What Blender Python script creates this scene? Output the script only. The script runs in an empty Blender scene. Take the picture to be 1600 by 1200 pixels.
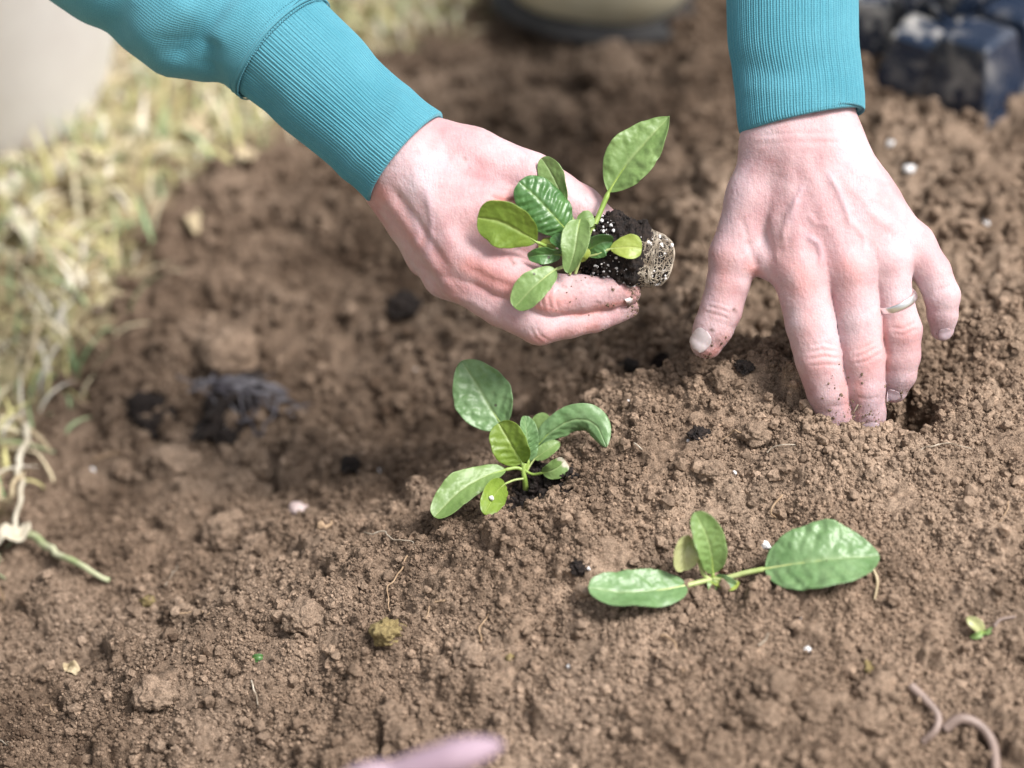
import bpy, math, random
import numpy as np
from mathutils import Vector

rng = np.random.default_rng(11)
random.seed(5)
sc = bpy.context.scene
R = math.radians

# ------------------------------------------------------------------ camera
PITCH = R(38.0)
H = 0.806                      # camera height over the top of the ridge (z = 0)
LENS, SENS = 85.0, 36.0
D = 1.275                      # focus distance along the view axis
cam_d = bpy.data.cameras.new('camera')
cam = bpy.data.objects.new('camera', cam_d)
sc.collection.objects.link(cam)
cam.location = (0, 0, H)
cam.rotation_euler = (R(90) - PITCH, 0, 0)
cam_d.lens, cam_d.sensor_width = LENS, SENS
cam_d.clip_start, cam_d.clip_end = 0.05, 400
cam_d.dof.use_dof = True
cam_d.dof.focus_distance = D - 0.004
cam_d.dof.aperture_fstop = 2.8
sc.camera = cam

# ------------------------------------------------------------------ sky, sun, exposure
w = bpy.data.worlds.new('World'); sc.world = w; w.use_nodes = True
wn = w.node_tree; wn.nodes.clear()
SUN_EL, SUN_AZ = R(58), R(112)     # azimuth measured clockwise from +Y
sky = wn.nodes.new('ShaderNodeTexSky'); sky.sky_type = 'NISHITA'; sky.sun_disc = False
sky.sun_elevation = SUN_EL; sky.sun_rotation = SUN_AZ
sky.air_density = 1.0; sky.dust_density = 4.0
hs = wn.nodes.new('ShaderNodeHueSaturation'); hs.inputs['Saturation'].default_value = 0.22
bg = wn.nodes.new('ShaderNodeBackground'); bg.inputs['Strength'].default_value = 0.102
wo = wn.nodes.new('ShaderNodeOutputWorld')
wn.links.new(sky.outputs[0], hs.inputs['Color']); wn.links.new(hs.outputs[0], bg.inputs['Color'])
wn.links.new(bg.outputs[0], wo.inputs['Surface'])
sun_d = bpy.data.lights.new('sun', 'SUN'); sun_d.energy = 3.3; sun_d.angle = R(22); sun_d.color = (1, 0.965, 0.92)
sun = bpy.data.objects.new('sun', sun_d); sc.collection.objects.link(sun)
to_sun = Vector((math.sin(SUN_AZ) * math.cos(SUN_EL), math.cos(SUN_AZ) * math.cos(SUN_EL), math.sin(SUN_EL)))
sun.rotation_euler = to_sun.to_track_quat('Z', 'Y').to_euler()
sun.location = (0, 0, 3)
vs = sc.view_settings
vs.view_transform = 'Standard'; vs.look = 'None'; vs.gamma = 1.0; vs.use_curve_mapping = False
vs.exposure = 0.70
sc.render.engine = 'CYCLES'
sc.cycles.use_denoising = True
sc.cycles.max_bounces = 6
sc.cycles.diffuse_bounces = 2

# ------------------------------------------------------------------ geometry helpers
SP = SENS / LENS * D / 1600.0            # metres per photo pixel in the focal plane
FW = np.array([0, math.cos(PITCH), -math.sin(PITCH)])
UP = np.array([0, math.sin(PITCH), math.cos(PITCH)])
RT = np.array([1.0, 0, 0])
CL = np.array([0, 0, H])

def c2w(p):
    """camera-aligned metres (right, down, depth past the focal plane) -> world"""
    p = np.asarray(p, float)
    return CL + p[..., 0:1] * RT - p[..., 1:2] * UP + (p[..., 2:3] + D) * FW

def pc(x, y, z=0.0):
    """photo pixel + depth offset in pixel units -> camera-aligned metres"""
    x, y, z = np.asarray(x, float), np.asarray(y, float), np.asarray(z, float)
    k = 1 + z * SP / D
    return np.stack([(x - 800) * SP * k, (y - 600) * SP * k, z * SP], -1)

def pcs(a):
    a = np.asarray(a, float)
    return pc(a[:, 0], a[:, 1], a[:, 2])

def pw(x, y, z=0.0):
    return c2w(pc(x, y, z))

def on_plane(px, py, zw):
    """world point where the ray of a pixel meets height zw"""
    d = FW + (px - 800) * SP / D * RT - (py - 600) * SP / D * UP
    t = (zw - H) / d[2]
    return CL + d * t

col = sc.collection

def prop(o, label=None, cat=None, group=None, kind=None):
    if label: o['label'] = label
    if cat: o['category'] = cat
    if group: o['group'] = group
    if kind: o['kind'] = kind
    return o

def empty(name, loc):
    o = bpy.data.objects.new(name, None); col.objects.link(o)
    o.location = tuple(map(float, loc)); o.empty_display_size = 0.02
    return o

def origin_of(o):
    v = np.zeros(3)
    while o is not None:
        v = v + np.array(o.location); o = o.parent
    return v

def mk(name, v, f, mat, parent=None, origin=None, smooth=True, attrs=None, uv=None):
    """one mesh object from world-space vertices"""
    v = np.asarray(v, float)
    if parent is not None:
        org = origin_of(parent); loc = (0, 0, 0)
    else:
        org = np.asarray(origin if origin is not None else v.mean(0), float); loc = tuple(org)
    me = bpy.data.meshes.new(name)
    f = np.asarray(f)
    vv = (v - org).astype(np.float32)
    if f.dtype != object and f.ndim == 2:
        n, k = f.shape
        me.vertices.add(len(vv)); me.vertices.foreach_set('co', vv.ravel())
        me.loops.add(n * k); me.loops.foreach_set('vertex_index', f.astype(np.int32).ravel())
        me.polygons.add(n)
        me.polygons.foreach_set('loop_start', np.arange(0, n * k, k, dtype=np.int32))
        me.update(calc_edges=True); me.validate()
    else:
        me.from_pydata(vv.tolist(), [], [list(map(int, q)) for q in f]); me.update()
    me.polygons.foreach_set('use_smooth', np.full(len(me.polygons), smooth))
    for an, av in (attrs or {}).items():
        av = np.asarray(av, np.float32)
        if av.ndim == 1:
            a = me.attributes.new(an, 'FLOAT', 'POINT'); a.data.foreach_set('value', av)
        else:
            a = me.attributes.new(an, 'FLOAT_COLOR', 'POINT')
            c = np.ones((len(av), 4), np.float32); c[:, :3] = av
            a.data.foreach_set('color', c.ravel())
    if uv is not None:
        l = me.uv_layers.new(name='UVMap')
        li = np.empty(len(me.loops), np.int32); me.loops.foreach_get('vertex_index', li)
        l.data.foreach_set('uv', np.asarray(uv, np.float32)[li].ravel())
    if mat: me.materials.append(mat)
    o = bpy.data.objects.new(name, me); col.objects.link(o)
    o.location = loc
    if parent is not None: o.parent = parent
    return o

def grid_faces(nu, nv, wrap=False):
    i, j = np.meshgrid(np.arange(nu - 1), np.arange(nv if wrap else nv - 1), indexing='ij')
    j2 = (j + 1) % nv
    return np.stack([i * nv + j, i * nv + j2, (i + 1) * nv + j2, (i + 1) * nv + j], -1).reshape(-1, 4)

def spline(P, n):
    """Catmull-Rom through the rows of P (any number of columns)"""
    P = np.asarray(P, float)
    if len(P) == 2:
        t = np.linspace(0, 1, n)[:, None]; return P[0] * (1 - t) + P[1] * t
    Q = np.vstack([2 * P[0] - P[1], P, 2 * P[-1] - P[-2]])
    seg = np.linalg.norm(np.diff(P[:, :3], axis=0), axis=1)
    cum = np.concatenate([[0], np.cumsum(seg)]); cum /= cum[-1]
    out = []
    for u in np.linspace(0, 1, n):
        i = min(max(np.searchsorted(cum, u, 'right') - 1, 0), len(P) - 2)
        t = (u - cum[i]) / max(cum[i + 1] - cum[i], 1e-9)
        a, b, c, d = Q[i], Q[i + 1], Q[i + 2], Q[i + 3]
        out.append(0.5 * (2 * b + (c - a) * t + (2 * a - 5 * b + 4 * c - d) * t * t + (3 * b - a - 3 * c + d) * t ** 3))
    return np.array(out)

def unit(v):
    return v / np.maximum(np.linalg.norm(v, axis=-1, keepdims=True), 1e-12)

def frames(path, side0=None):
    T = unit(np.gradient(path, axis=0))
    s = np.cross(T[0], [0.3, 0.5, 0.8]) if side0 is None else np.array(side0, float)
    S = []
    for t in T:
        s = s - t * np.dot(s, t); s = s / max(np.linalg.norm(s), 1e-9); S.append(s)
    S = np.array(S); return T, S, np.cross(T, S)

def tube(path, rad, n=8, cap=True):
    """closed tube of varying radius; path in any space"""
    path = np.asarray(path, float); rad = np.broadcast_to(np.asarray(rad, float), (len(path),))
    T, S, B = frames(path)
    th = np.linspace(0, 2 * np.pi, n, endpoint=False)
    v = path[:, None] + rad[:, None, None] * (np.cos(th)[None, :, None] * S[:, None] + np.sin(th)[None, :, None] * B[:, None])
    f = [tuple(q) for q in grid_faces(len(path), n, True)]
    if cap:
        f.append(tuple(range(n))[::-1]); f.append(tuple(range((len(path) - 1) * n, len(path) * n)))
    return v.reshape(-1, 3), f

# value noise in numpy (3D, trilinear, smooth)
_NT = np.random.default_rng(3).random((64, 64, 64)).astype(np.float32)
def vnoise(p):
    p = np.asarray(p, float); i = np.floor(p).astype(int); f = p - i; f = f * f * (3 - 2 * f)
    i0 = i & 63; i1 = (i + 1) & 63
    x0, y0, z0 = i0[..., 0], i0[..., 1], i0[..., 2]; x1, y1, z1 = i1[..., 0], i1[..., 1], i1[..., 2]
    fx, fy, fz = f[..., 0], f[..., 1], f[..., 2]
    a = _NT[x0, y0, z0] * (1 - fx) + _NT[x1, y0, z0] * fx
    b = _NT[x0, y1, z0] * (1 - fx) + _NT[x1, y1, z0] * fx
    c = _NT[x0, y0, z1] * (1 - fx) + _NT[x1, y0, z1] * fx
    d = _NT[x0, y1, z1] * (1 - fx) + _NT[x1, y1, z1] * fx
    return ((a * (1 - fy) + b * fy) * (1 - fz) + (c * (1 - fy) + d * fy) * fz) * 2 - 1
def fbm(p, o=4):
    s = 0; a = 1
    for k in range(o):
        s = s + a * vnoise(np.asarray(p) * 2 ** k + 7.3 * k); a *= 0.5
    return s

def ico(sub=2):
    t = (1 + 5 ** .5) / 2
    v = [(-1, t, 0), (1, t, 0), (-1, -t, 0), (1, -t, 0), (0, -1, t), (0, 1, t), (0, -1, -t), (0, 1, -t), (t, 0, -1), (t, 0, 1), (-t, 0, -1), (-t, 0, 1)]
    f = [(0, 11, 5), (0, 5, 1), (0, 1, 7), (0, 7, 10), (0, 10, 11), (1, 5, 9), (5, 11, 4), (11, 10, 2), (10, 7, 6), (7, 1, 8), (3, 9, 4), (3, 4, 2), (3, 2, 6), (3, 6, 8), (3, 8, 9), (4, 9, 5), (2, 4, 11), (6, 2, 10), (8, 6, 7), (9, 8, 1)]
    v = [np.array(p, float) / np.linalg.norm(p) for p in v]
    for _ in range(sub):
        m = {}; nf = []
        def mid(a, b):
            k = (min(a, b), max(a, b))
            if k not in m:
                q = v[a] + v[b]; v.append(q / np.linalg.norm(q)); m[k] = len(v) - 1
            return m[k]
        for a, b, c in f:
            x, y, z = mid(a, b), mid(b, c), mid(c, a); nf += [(a, x, z), (b, y, x), (c, z, y), (x, y, z)]
        f = nf
    return np.array(v), np.array(f)

# ------------------------------------------------------------------ materials
def new_mat(name):
    m = bpy.data.materials.new(name); m.use_nodes = True
    nt = m.node_tree; b = nt.nodes['Principled BSDF']
    return m, nt, b

def N(nt, typ, **kw):
    n = nt.nodes.new(typ)
    for k, v in kw.items():
        if k.startswith('i_'):
            n.inputs[k[2:].replace('_', ' ')].default_value = v
        else: setattr(n, k, v)
    return n

def noise(nt, scale, detail=4, rough=0.6, vec=None, dist=0.0):
    n = N(nt, 'ShaderNodeTexNoise'); n.inputs['Scale'].default_value = scale
    n.inputs['Detail'].default_value = detail; n.inputs['Roughness'].default_value = rough
    n.inputs['Distortion'].default_value = dist
    if vec is not None: nt.links.new(vec, n.inputs['Vector'])
    return n

def ramp(nt, fac, stops):
    r = N(nt, 'ShaderNodeValToRGB'); e = r.color_ramp.elements
    while len(e) < len(stops): e.new(0.5)
    for k, (p, c) in enumerate(stops):
        e[k].position = p; e[k].color = (*c, 1) if len(c) == 3 else c
    nt.links.new(fac, r.inputs['Fac']); return r.outputs['Color']

def mixc(nt, fac, a, b, mode='MIX'):
    m = N(nt, 'ShaderNodeMix', data_type='RGBA', blend_type=mode)
    def put(x, k):
        if isinstance(x, (tuple, list)): m.inputs[k].default_value = (*x, 1)
        elif isinstance(x, (int, float)): m.inputs[k].default_value = x
        else: nt.links.new(x, m.inputs[k])
    put(fac, 0); put(a, 6); put(b, 7)
    return m.outputs[2]

def mth(nt, op, a, b=0.5, clamp=False):
    m = N(nt, 'ShaderNodeMath', operation=op); m.use_clamp = clamp
    for k, x in enumerate((a, b)):
        if isinstance(x, (int, float)): m.inputs[k].default_value = x
        else: nt.links.new(x, m.inputs[k])
    return m.outputs[0]

def attr(nt, name, typ='GEOMETRY'):
    a = N(nt, 'ShaderNodeAttribute', attribute_name=name, attribute_type=typ); return a

def bump(nt, b, hgt, strength=0.5, dist=0.001, prev=None):
    n = N(nt, 'ShaderNodeBump'); n.inputs['Strength'].default_value = strength; n.inputs['Distance'].default_value = dist
    nt.links.new(hgt, n.inputs['Height'])
    if prev is not None: nt.links.new(prev, n.inputs['Normal'])
    nt.links.new(n.outputs[0], b.inputs['Normal']); return n.outputs[0]

def soil_material(name, instanced=False):
    m, nt, b = new_mat(name)
    tc = N(nt, 'ShaderNodeTexCoord').outputs['Object']
    g = N(nt, 'ShaderNodeNewGeometry').outputs['Position']
    n1 = noise(nt, 9, 2, 0.6, g); n2 = noise(nt, 190, 3, 0.75, g); n3 = noise(nt, 1300, 2, 0.7, g)
    c = ramp(nt, n1.outputs[0], [(0.30, (0.160, 0.113, 0.081)), (0.50, (0.226, 0.164, 0.120)), (0.72, (0.292, 0.219, 0.165))])
    f = ramp(nt, n2.outputs[0], [(0.30, (0.55, 0.52, 0.50)), (0.52, (1, 1, 1)), (0.72, (1.25, 1.22, 1.2))])
    c = mixc(nt, 1.0, c, f, 'MULTIPLY')
    f3 = ramp(nt, n3.outputs[0], [(0.34, (0.45, 0.43, 0.41)), (0.54, (1, 1, 1)), (0.72, (1.45, 1.42, 1.38))])
    c = mixc(nt, 0.8, c, f3, 'MULTIPLY')
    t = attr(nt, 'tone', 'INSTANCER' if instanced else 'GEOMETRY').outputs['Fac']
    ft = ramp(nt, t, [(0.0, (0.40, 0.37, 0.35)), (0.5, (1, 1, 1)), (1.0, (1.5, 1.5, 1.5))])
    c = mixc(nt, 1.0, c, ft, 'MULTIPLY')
    if not instanced:
        mo = attr(nt, 'moss').outputs['Fac']
        nm = noise(nt, 45, 4, 0.7, g)
        cm = ramp(nt, nm.outputs[0], [(0.30, (0.10, 0.072, 0.045)), (0.44, (0.25, 0.195, 0.11)), (0.56, (0.42, 0.36, 0.22)), (0.7, (0.24, 0.25, 0.12))])
        c = mixc(nt, mo, c, cm)
        pm = attr(nt, 'peat').outputs['Fac']
        c = mixc(nt, pm, c, (0.018, 0.013, 0.012))
    nt.links.new(c, b.inputs['Base Color'])
    b.inputs['Roughness'].default_value = 0.95; b.inputs['Specular IOR Level'].default_value = 0.15
    if not instanced: bump(nt, b, mth(nt, 'ADD', n2.outputs[0], mth(nt, 'MULTIPLY', n3.outputs[0], 0.45)), 0.9, 0.0016)
    return m

MAT = {}
MAT['soil'] = soil_material('soil')
MAT['crumb'] = soil_material('soil_crumb', True)

def simple(name, c1, c2=None, scale=60, rough=0.6, bumpd=0.0, bscale=300, spec=0.5, detail=4, lo=0.38, hi=0.62, space='Position'):
    m, nt, b = new_mat(name)
    g = N(nt, 'ShaderNodeNewGeometry').outputs['Position']
    n = noise(nt, scale, detail, 0.6, g)
    nt.links.new(ramp(nt, n.outputs[0], [(lo, c1), (hi, c2 or c1)]), b.inputs['Base Color'])
    b.inputs['Roughness'].default_value = rough; b.inputs['Specular IOR Level'].default_value = spec
    if bumpd: bump(nt, b, noise(nt, bscale, 4, 0.65, g).outputs[0], 0.8, bumpd)
    return m

def skin_material():
    m, nt, b = new_mat('skin')
    g = N(nt, 'ShaderNodeTexCoord').outputs['Object']
    n1 = noise(nt, 28, 3, 0.55, g); n2 = noise(nt, 110, 4, 0.6, g); n3 = noise(nt, 800, 3, 0.6, g)
    c = ramp(nt, n1.outputs[0], [(0.27, (0.470, 0.270, 0.285)), (0.5, (0.540, 0.370, 0.385)), (0.73, (0.575, 0.455, 0.485))])
    f = ramp(nt, n2.outputs[0], [(0.30, (0.90, 0.80, 0.80)), (0.55, (1, 1, 1)), (0.75, (1.04, 1.06, 1.06))])
    c = mixc(nt, 0.8, c, f, 'MULTIPLY')
    f3 = ramp(nt, n3.outputs[0], [(0.30, (0.93, 0.84, 0.83)), (0.5, (1, 1, 1))])
    c = mixc(nt, 0.5, c, f3, 'MULTIPLY')
    t = N(nt, 'ShaderNodeSeparateColor'); nt.links.new(attr(nt, 'tint').outputs['Color'], t.inputs[0])
    c = mixc(nt, t.outputs[0], c, (0.60, 0.235, 0.205))
    c = mixc(nt, t.outputs[1], c, (0.46, 0.345, 0.40))
    sp = noise(nt, 420, 4, 0.7, g)
    dm = mth(nt, 'MULTIPLY', t.outputs[2], mth(nt, 'ADD', mth(nt, 'MULTIPLY', sp.outputs[0], 2.4), -0.55), True)
    c = mixc(nt, dm, c, (0.075, 0.045, 0.032))
    nt.links.new(c, b.inputs['Base Color'])
    b.inputs['Roughness'].default_value = 0.58; b.inputs['Specular IOR Level'].default_value = 0.28
    b.inputs['Subsurface Weight'].default_value = 0.22
    b.inputs['Subsurface Radius'].default_value = (1.0, 0.35, 0.2)
    b.inputs['Subsurface Scale'].default_value = 0.004
    vo = N(nt, 'ShaderNodeTexVoronoi'); vo.inputs['Scale'].default_value = 900; nt.links.new(g, vo.inputs['Vector'])
    vo2 = N(nt, 'ShaderNodeTexVoronoi'); vo2.inputs['Scale'].default_value = 330; nt.links.new(g, vo2.inputs['Vector'])
    st = N(nt, 'ShaderNodeMapping'); st.inputs['Scale'].default_value = (1, 0.28, 0.45); st.inputs['Rotation'].default_value = (0, 0, 0.5); nt.links.new(g, st.inputs['Vector'])
    n5 = noise(nt, 620, 3, 0.65, st.outputs[0])
    h = mth(nt, 'ADD', mth(nt, 'MULTIPLY', vo.outputs['Distance'], 0.30), mth(nt, 'MULTIPLY', vo2.outputs['Distance'], 0.30))
    h = mth(nt, 'ADD', h, mth(nt, 'MULTIPLY', n5.outputs[0], 1.0))
    bump(nt, b, h, 0.42, 0.0009)
    return m
MAT['skin'] = skin_material()

def nail_material(name, c):
    m, nt, b = new_mat(name)
    g = N(nt, 'ShaderNodeTexCoord').outputs['Object']
    n = noise(nt, 260, 3, 0.6, g)
    d = noise(nt, 500, 4, 0.7, g)
    cc = ramp(nt, n.outputs[0], [(0.35, tuple(x * 0.88 for x in c)), (0.65, c)])
    dirt = attr(nt, 'dirt').outputs['Fac']
    cc = mixc(nt, mth(nt, 'MULTIPLY', dirt, mth(nt, 'ADD', mth(nt, 'MULTIPLY', d.outputs[0], 2.6), -0.5), True), cc, (0.13, 0.075, 0.04))
    nt.links.new(cc, b.inputs['Base Color'])
    b.inputs['Roughness'].default_value = 0.42; b.inputs['Subsurface Weight'].default_value = 0.1
    b.inputs['Subsurface Scale'].default_value = 0.002
    return m
MAT['nail'] = nail_material('nail', (0.74, 0.64, 0.66))
MAT['nail_cold'] = nail_material('nail_cold', (0.52, 0.41, 0.46))

def fabric_material(name, rib):
    m, nt, b = new_mat(name)
    uv = N(nt, 'ShaderNodeTexCoord').outputs['UV']
    g = N(nt, 'ShaderNodeTexCoord').outputs['Object']
    n1 = noise(nt, 30, 3, 0.6, g); n2 = noise(nt, 1500, 3, 0.7, g)
    c = ramp(nt, n1.outputs[0], [(0.3, (0.068, 0.250, 0.322)), (0.7, (0.094, 0.300, 0.378))])
    f = ramp(nt, n2.outputs[0], [(0.3, (0.80, 0.80, 0.82)), (0.55, (1, 1, 1)), (0.78, (1.30, 1.18, 1.14))])
    c = mixc(nt, 0.9, c, f, 'MULTIPLY')
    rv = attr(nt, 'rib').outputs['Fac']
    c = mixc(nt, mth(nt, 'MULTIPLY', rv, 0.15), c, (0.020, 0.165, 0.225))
    nt.links.new(c, b.inputs['Base Color'])
    b.inputs['Roughness'].default_value = 0.9; b.inputs['Specular IOR Level'].default_value = 0.1
    b.inputs['Sheen Weight'].default_value = 0.25; b.inputs['Sheen Roughness'].default_value = 0.5
    b.inputs['Sheen Tint'].default_value = (0.7, 0.95, 1, 1)
    mp = N(nt, 'ShaderNodeMapping'); nt.links.new(uv, mp.inputs['Vector'])
    w1 = N(nt, 'ShaderNodeTexWave', wave_type='BANDS', bands_direction='X'); w1.inputs['Scale'].default_value = 300.0
    w1.inputs['Distortion'].default_value = 1.2; w1.inputs['Detail'].default_value = 2; w1.inputs['Detail Scale'].default_value = 2
    w2 = N(nt, 'ShaderNodeTexWave', wave_type='BANDS', bands_direction='Y'); w2.inputs['Scale'].default_value = 300.0
    w2.inputs['Distortion'].default_value = 1.2; w2.inputs['Detail'].default_value = 2; w2.inputs['Detail Scale'].default_value = 2
    nt.links.new(mp.outputs[0], w1.inputs['Vector']); nt.links.new(mp.outputs[0], w2.inputs['Vector'])
    h = mth(nt, 'ADD', mth(nt, 'MULTIPLY', w1.outputs['Fac'], 0.5), mth(nt, 'MULTIPLY', w2.outputs['Fac'], 0.35))
    h = mth(nt, 'ADD', h, mth(nt, 'MULTIPLY', n2.outputs[0], 0.9))
    bump(nt, b, h, 0.55, 0.0005)
    return m
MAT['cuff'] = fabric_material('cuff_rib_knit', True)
MAT['jersey'] = fabric_material('sweatshirt_jersey', False)

def leaf_material(name, dark, light, veinc, rough=0.44, trans=0.28):
    m, nt, b = new_mat(name)
    g = N(nt, 'ShaderNodeTexCoord').outputs['Object']
    n1 = noise(nt, 70, 4, 0.6, g); n2 = noise(nt, 900, 3, 0.6, g)
    c = ramp(nt, n1.outputs[0], [(0.32, dark), (0.68, light)])
    f = ramp(nt, n2.outputs[0], [(0.3, (0.86, 0.88, 0.84)), (0.6, (1, 1, 1)), (0.8, (1.1, 1.08, 1.1))])
    c = mixc(nt, 0.8, c, f, 'MULTIPLY')
    v = attr(nt, 'vein').outputs['Fac']
    c = mixc(nt, mth(nt, 'MULTIPLY', v, 0.5, True), c, veinc)
    dr = attr(nt, 'dry').outputs['Fac']
    c = mixc(nt, dr, c, (0.62, 0.58, 0.46))
    sp = N(nt, 'ShaderNodeTexVoronoi'); sp.inputs['Scale'].default_value = 85; nt.links.new(g, sp.inputs['Vector'])
    dots = mth(nt, 'LESS_THAN', sp.outputs['Distance'], 0.075)
    sel = N(nt, 'ShaderNodeSeparateColor'); nt.links.new(sp.outputs['Color'], sel.inputs[0])
    dots = mth(nt, 'MULTIPLY', dots, mth(nt, 'GREATER_THAN', sel.outputs[0], 0.45))
    c = mixc(nt, mth(nt, 'MULTIPLY', dots, 0.8), c, (0.06, 0.04, 0.03))
    nt.links.new(c, b.inputs['Base Color'])
    b.inputs['Roughness'].default_value = rough; b.inputs['Specular IOR Level'].default_value = 0.7
    bump(nt, b, mth(nt, 'ADD', mth(nt, 'MULTIPLY', n1.outputs[0], 2.0), mth(nt, 'MULTIPLY', n2.outputs[0], 0.5)), 0.3, 0.0006)
    tr = N(nt, 'ShaderNodeBsdfTranslucent'); nt.links.new(c, tr.inputs['Color'])
    mx = N(nt, 'ShaderNodeMixShader'); mx.inputs[0].default_value = trans
    nt.links.new(b.outputs[0], mx.inputs[1]); nt.links.new(tr.outputs[0], mx.inputs[2])
    nt.links.new(mx.outputs[0], nt.nodes['Material Output'].inputs['Surface'])
    return m
MAT['leaf_pale'] = leaf_material('leaf_pale', (0.185, 0.305, 0.085), (0.270, 0.400, 0.140), (0.38, 0.48, 0.20))
MAT['leaf_blue'] = leaf_material('leaf_blue_green', (0.150, 0.285, 0.105), (0.255, 0.410, 0.190), (0.36, 0.49, 0.23), 0.40)
MAT['leaf_dark'] = leaf_material('leaf_dark', (0.055, 0.155, 0.040), (0.105, 0.240, 0.068), (0.20, 0.33, 0.09), 0.36, 0.2)
MAT['leaf_lime'] = leaf_material('leaf_lime', (0.165, 0.265, 0.028), (0.255, 0.370, 0.055), (0.36, 0.45, 0.12))
MAT['leaf_yellow'] = leaf_material('leaf_yellow', (0.30, 0.39, 0.055), (0.40, 0.48, 0.10), (0.48, 0.52, 0.17))
MAT['leaf_cream'] = leaf_material('leaf_cream', (0.50, 0.53, 0.22), (0.62, 0.62, 0.36), (0.55, 0.58, 0.22))
MAT['stalk'] = simple('stalk', (0.20, 0.31, 0.055), (0.30, 0.41, 0.10), 120, 0.42, 0.0002, 600)
MAT['stalk_pale'] = simple('stalk_pale', (0.31, 0.39, 0.13), (0.43, 0.49, 0.21), 120, 0.45)
MAT['peat'] = simple('peat', (0.010, 0.008, 0.008), (0.032, 0.022, 0.018), 400, 0.8, 0.0016, 900, 0.3)
MAT['perlite'] = simple('perlite', (0.66, 0.64, 0.64), (0.82, 0.80, 0.80), 500, 0.85, 0.0004, 1500)
MAT['root'] = simple('root', (0.20, 0.155, 0.11), (0.54, 0.47, 0.38), 130, 0.75)
MAT['root_brown'] = simple('root_brown', (0.26, 0.17, 0.10), (0.40, 0.28, 0.18), 200, 0.8)
MAT['straw'] = simple('straw', (0.36, 0.28, 0.17), (0.54, 0.45, 0.30), 90, 0.75, 0.0003, 500)
MAT['silver'] = simple('silver', (0.86, 0.86, 0.85), (0.92, 0.91, 0.90), 90, 0.3)
_n = MAT['silver'].node_tree.nodes['Principled BSDF']; _n.inputs['Metallic'].default_value = 1.0

# ================================================================== the soil bed
# (pixel x, pixel y, height in mm): a ridge on the right, a trench on the left
CTRL = [(1240, 880, -22), (1500, 690, 0), (1595, 400, -6), (1590, 200, -12), (1450, 170, -14), (1350, 260, -12), (1590, 900, -12), (1590, 1195, -58),
        (1300, 1195, -52), (1000, 1195, -62), (1200, 930, -20), (980, 930, -28), (1100, 730, -2), (1150, 610, 3), (1250, 560, 2),
        (960, 665, -10), (985, 600, -14), (700, 1195, -74), (400, 1195, -98), (100, 1150, -124), (250, 1050, -100), (400, 985, -82),
        (550, 890, -58), (700, 830, -40), (820, 785, -28), (880, 740, -18), (330, 905, -112), (150, 900, -136), (40, 950, -138),
        (50, 700, -140), (250, 660, -135), (400, 760, -122), (520, 660, -114), (600, 750, -92), (700, 700, -72), (610, 560, -104),
        (500, 400, -108), (300, 300, -108), (750, 520, -84), (880, 630, -66), (800, 300, -86), (700, 150, -92), (1000, 200, -62),
        (950, 80, -84), (1080, 350, -44), (1060, 470, -30), (1200, 440, -26), (0, 300, -108), (0, 30, -108), (400, 30, -104),
        (1200, 60, -40), (1400, 40, -22), (1590, 40, -16), (790, 790, -36), (1045, 590, -12)]
CP = np.array([on_plane(x, y, z / 1000.0) for x, y, z in CTRL])
_far = [(math.cos(a) * 1.1, 1.1 + math.sin(a) * 0.95) for a in np.linspace(0, 2 * np.pi, 14, endpoint=False)]
CX = np.vstack([CP[:, :2], np.array(_far)])
CZ = np.concatenate([CP[:, 2], np.full(len(_far), -0.10)])
def _kern(a, b):
    d2 = ((a[:, None] - b[None]) ** 2).sum(-1); return np.sqrt(d2 + 0.02 ** 2)
_A = _kern(CX, CX); _n = len(CX)
_M = np.zeros((_n + 1, _n + 1)); _M[:_n, :_n] = _A - np.eye(_n) * 0.004; _M[:_n, _n] = 1; _M[_n, :_n] = 1
_W = np.linalg.solve(_M, np.concatenate([CZ, [0]]))
HOLES = []      # x, y, radius, depth
def _hole(px, py, zmm, r, d):
    p = on_plane(px, py, zmm / 1000.0); HOLES.append((p[0], p[1], r, d))
_hole(1418, 630, 0, 0.017, 0.040)        # where the fingers dig
_hole(1350, 640, 0, 0.013, 0.030)
_hole(1455, 565, 0, 0.014, 0.014)
_hole(1024, 548, -14, 0.013, 0.060)
_hole(1205, 455, -5, 0.024, 0.040)
_hole(1225, 520, -2, 0.012, 0.014)
_hole(1175, 805, -8, 0.026, 0.013)
_hole(1045, 855, -15, 0.034, 0.011)
_hole(700, 640, -80, 0.05, 0.016)
_hole(860, 610, -60, 0.03, 0.016)
_hole(835, 775, -28, 0.010, 0.006)
_hole(856, 742, -24, 0.013, 0.010)
_hole(775, 800, -35, 0.012, 0.005)
_hole(930, 700, -14, 0.012, 0.005)
_hole(1310, 1060, -40, 0.018, 0.010)
_hole(945, 920, -28, 0.022, 0.006)
_hole(430, 720, -120, 0.03, 0.014)
_hole(640, 640, -100, 0.03, 0.016)
MOUNDS = []
def _mound(px, py, zmm, r, h):
    p = on_plane(px, py, zmm / 1000.0); HOLES.append((p[0], p[1], r, -h))
_mound(1490, 648, 0, 0.012, 0.009)
_mound(1335, 686, 0, 0.018, 0.010)
_mound(1440, 690, 0, 0.016, 0.005)
_mound(1165, 600, 0, 0.018, 0.006)
_mound(905, 830, -25, 0.026, 0.007)
_mound(1010, 760, -10, 0.03, 0.004)
_mound(1080, 640, -8, 0.02, 0.005)

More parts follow.
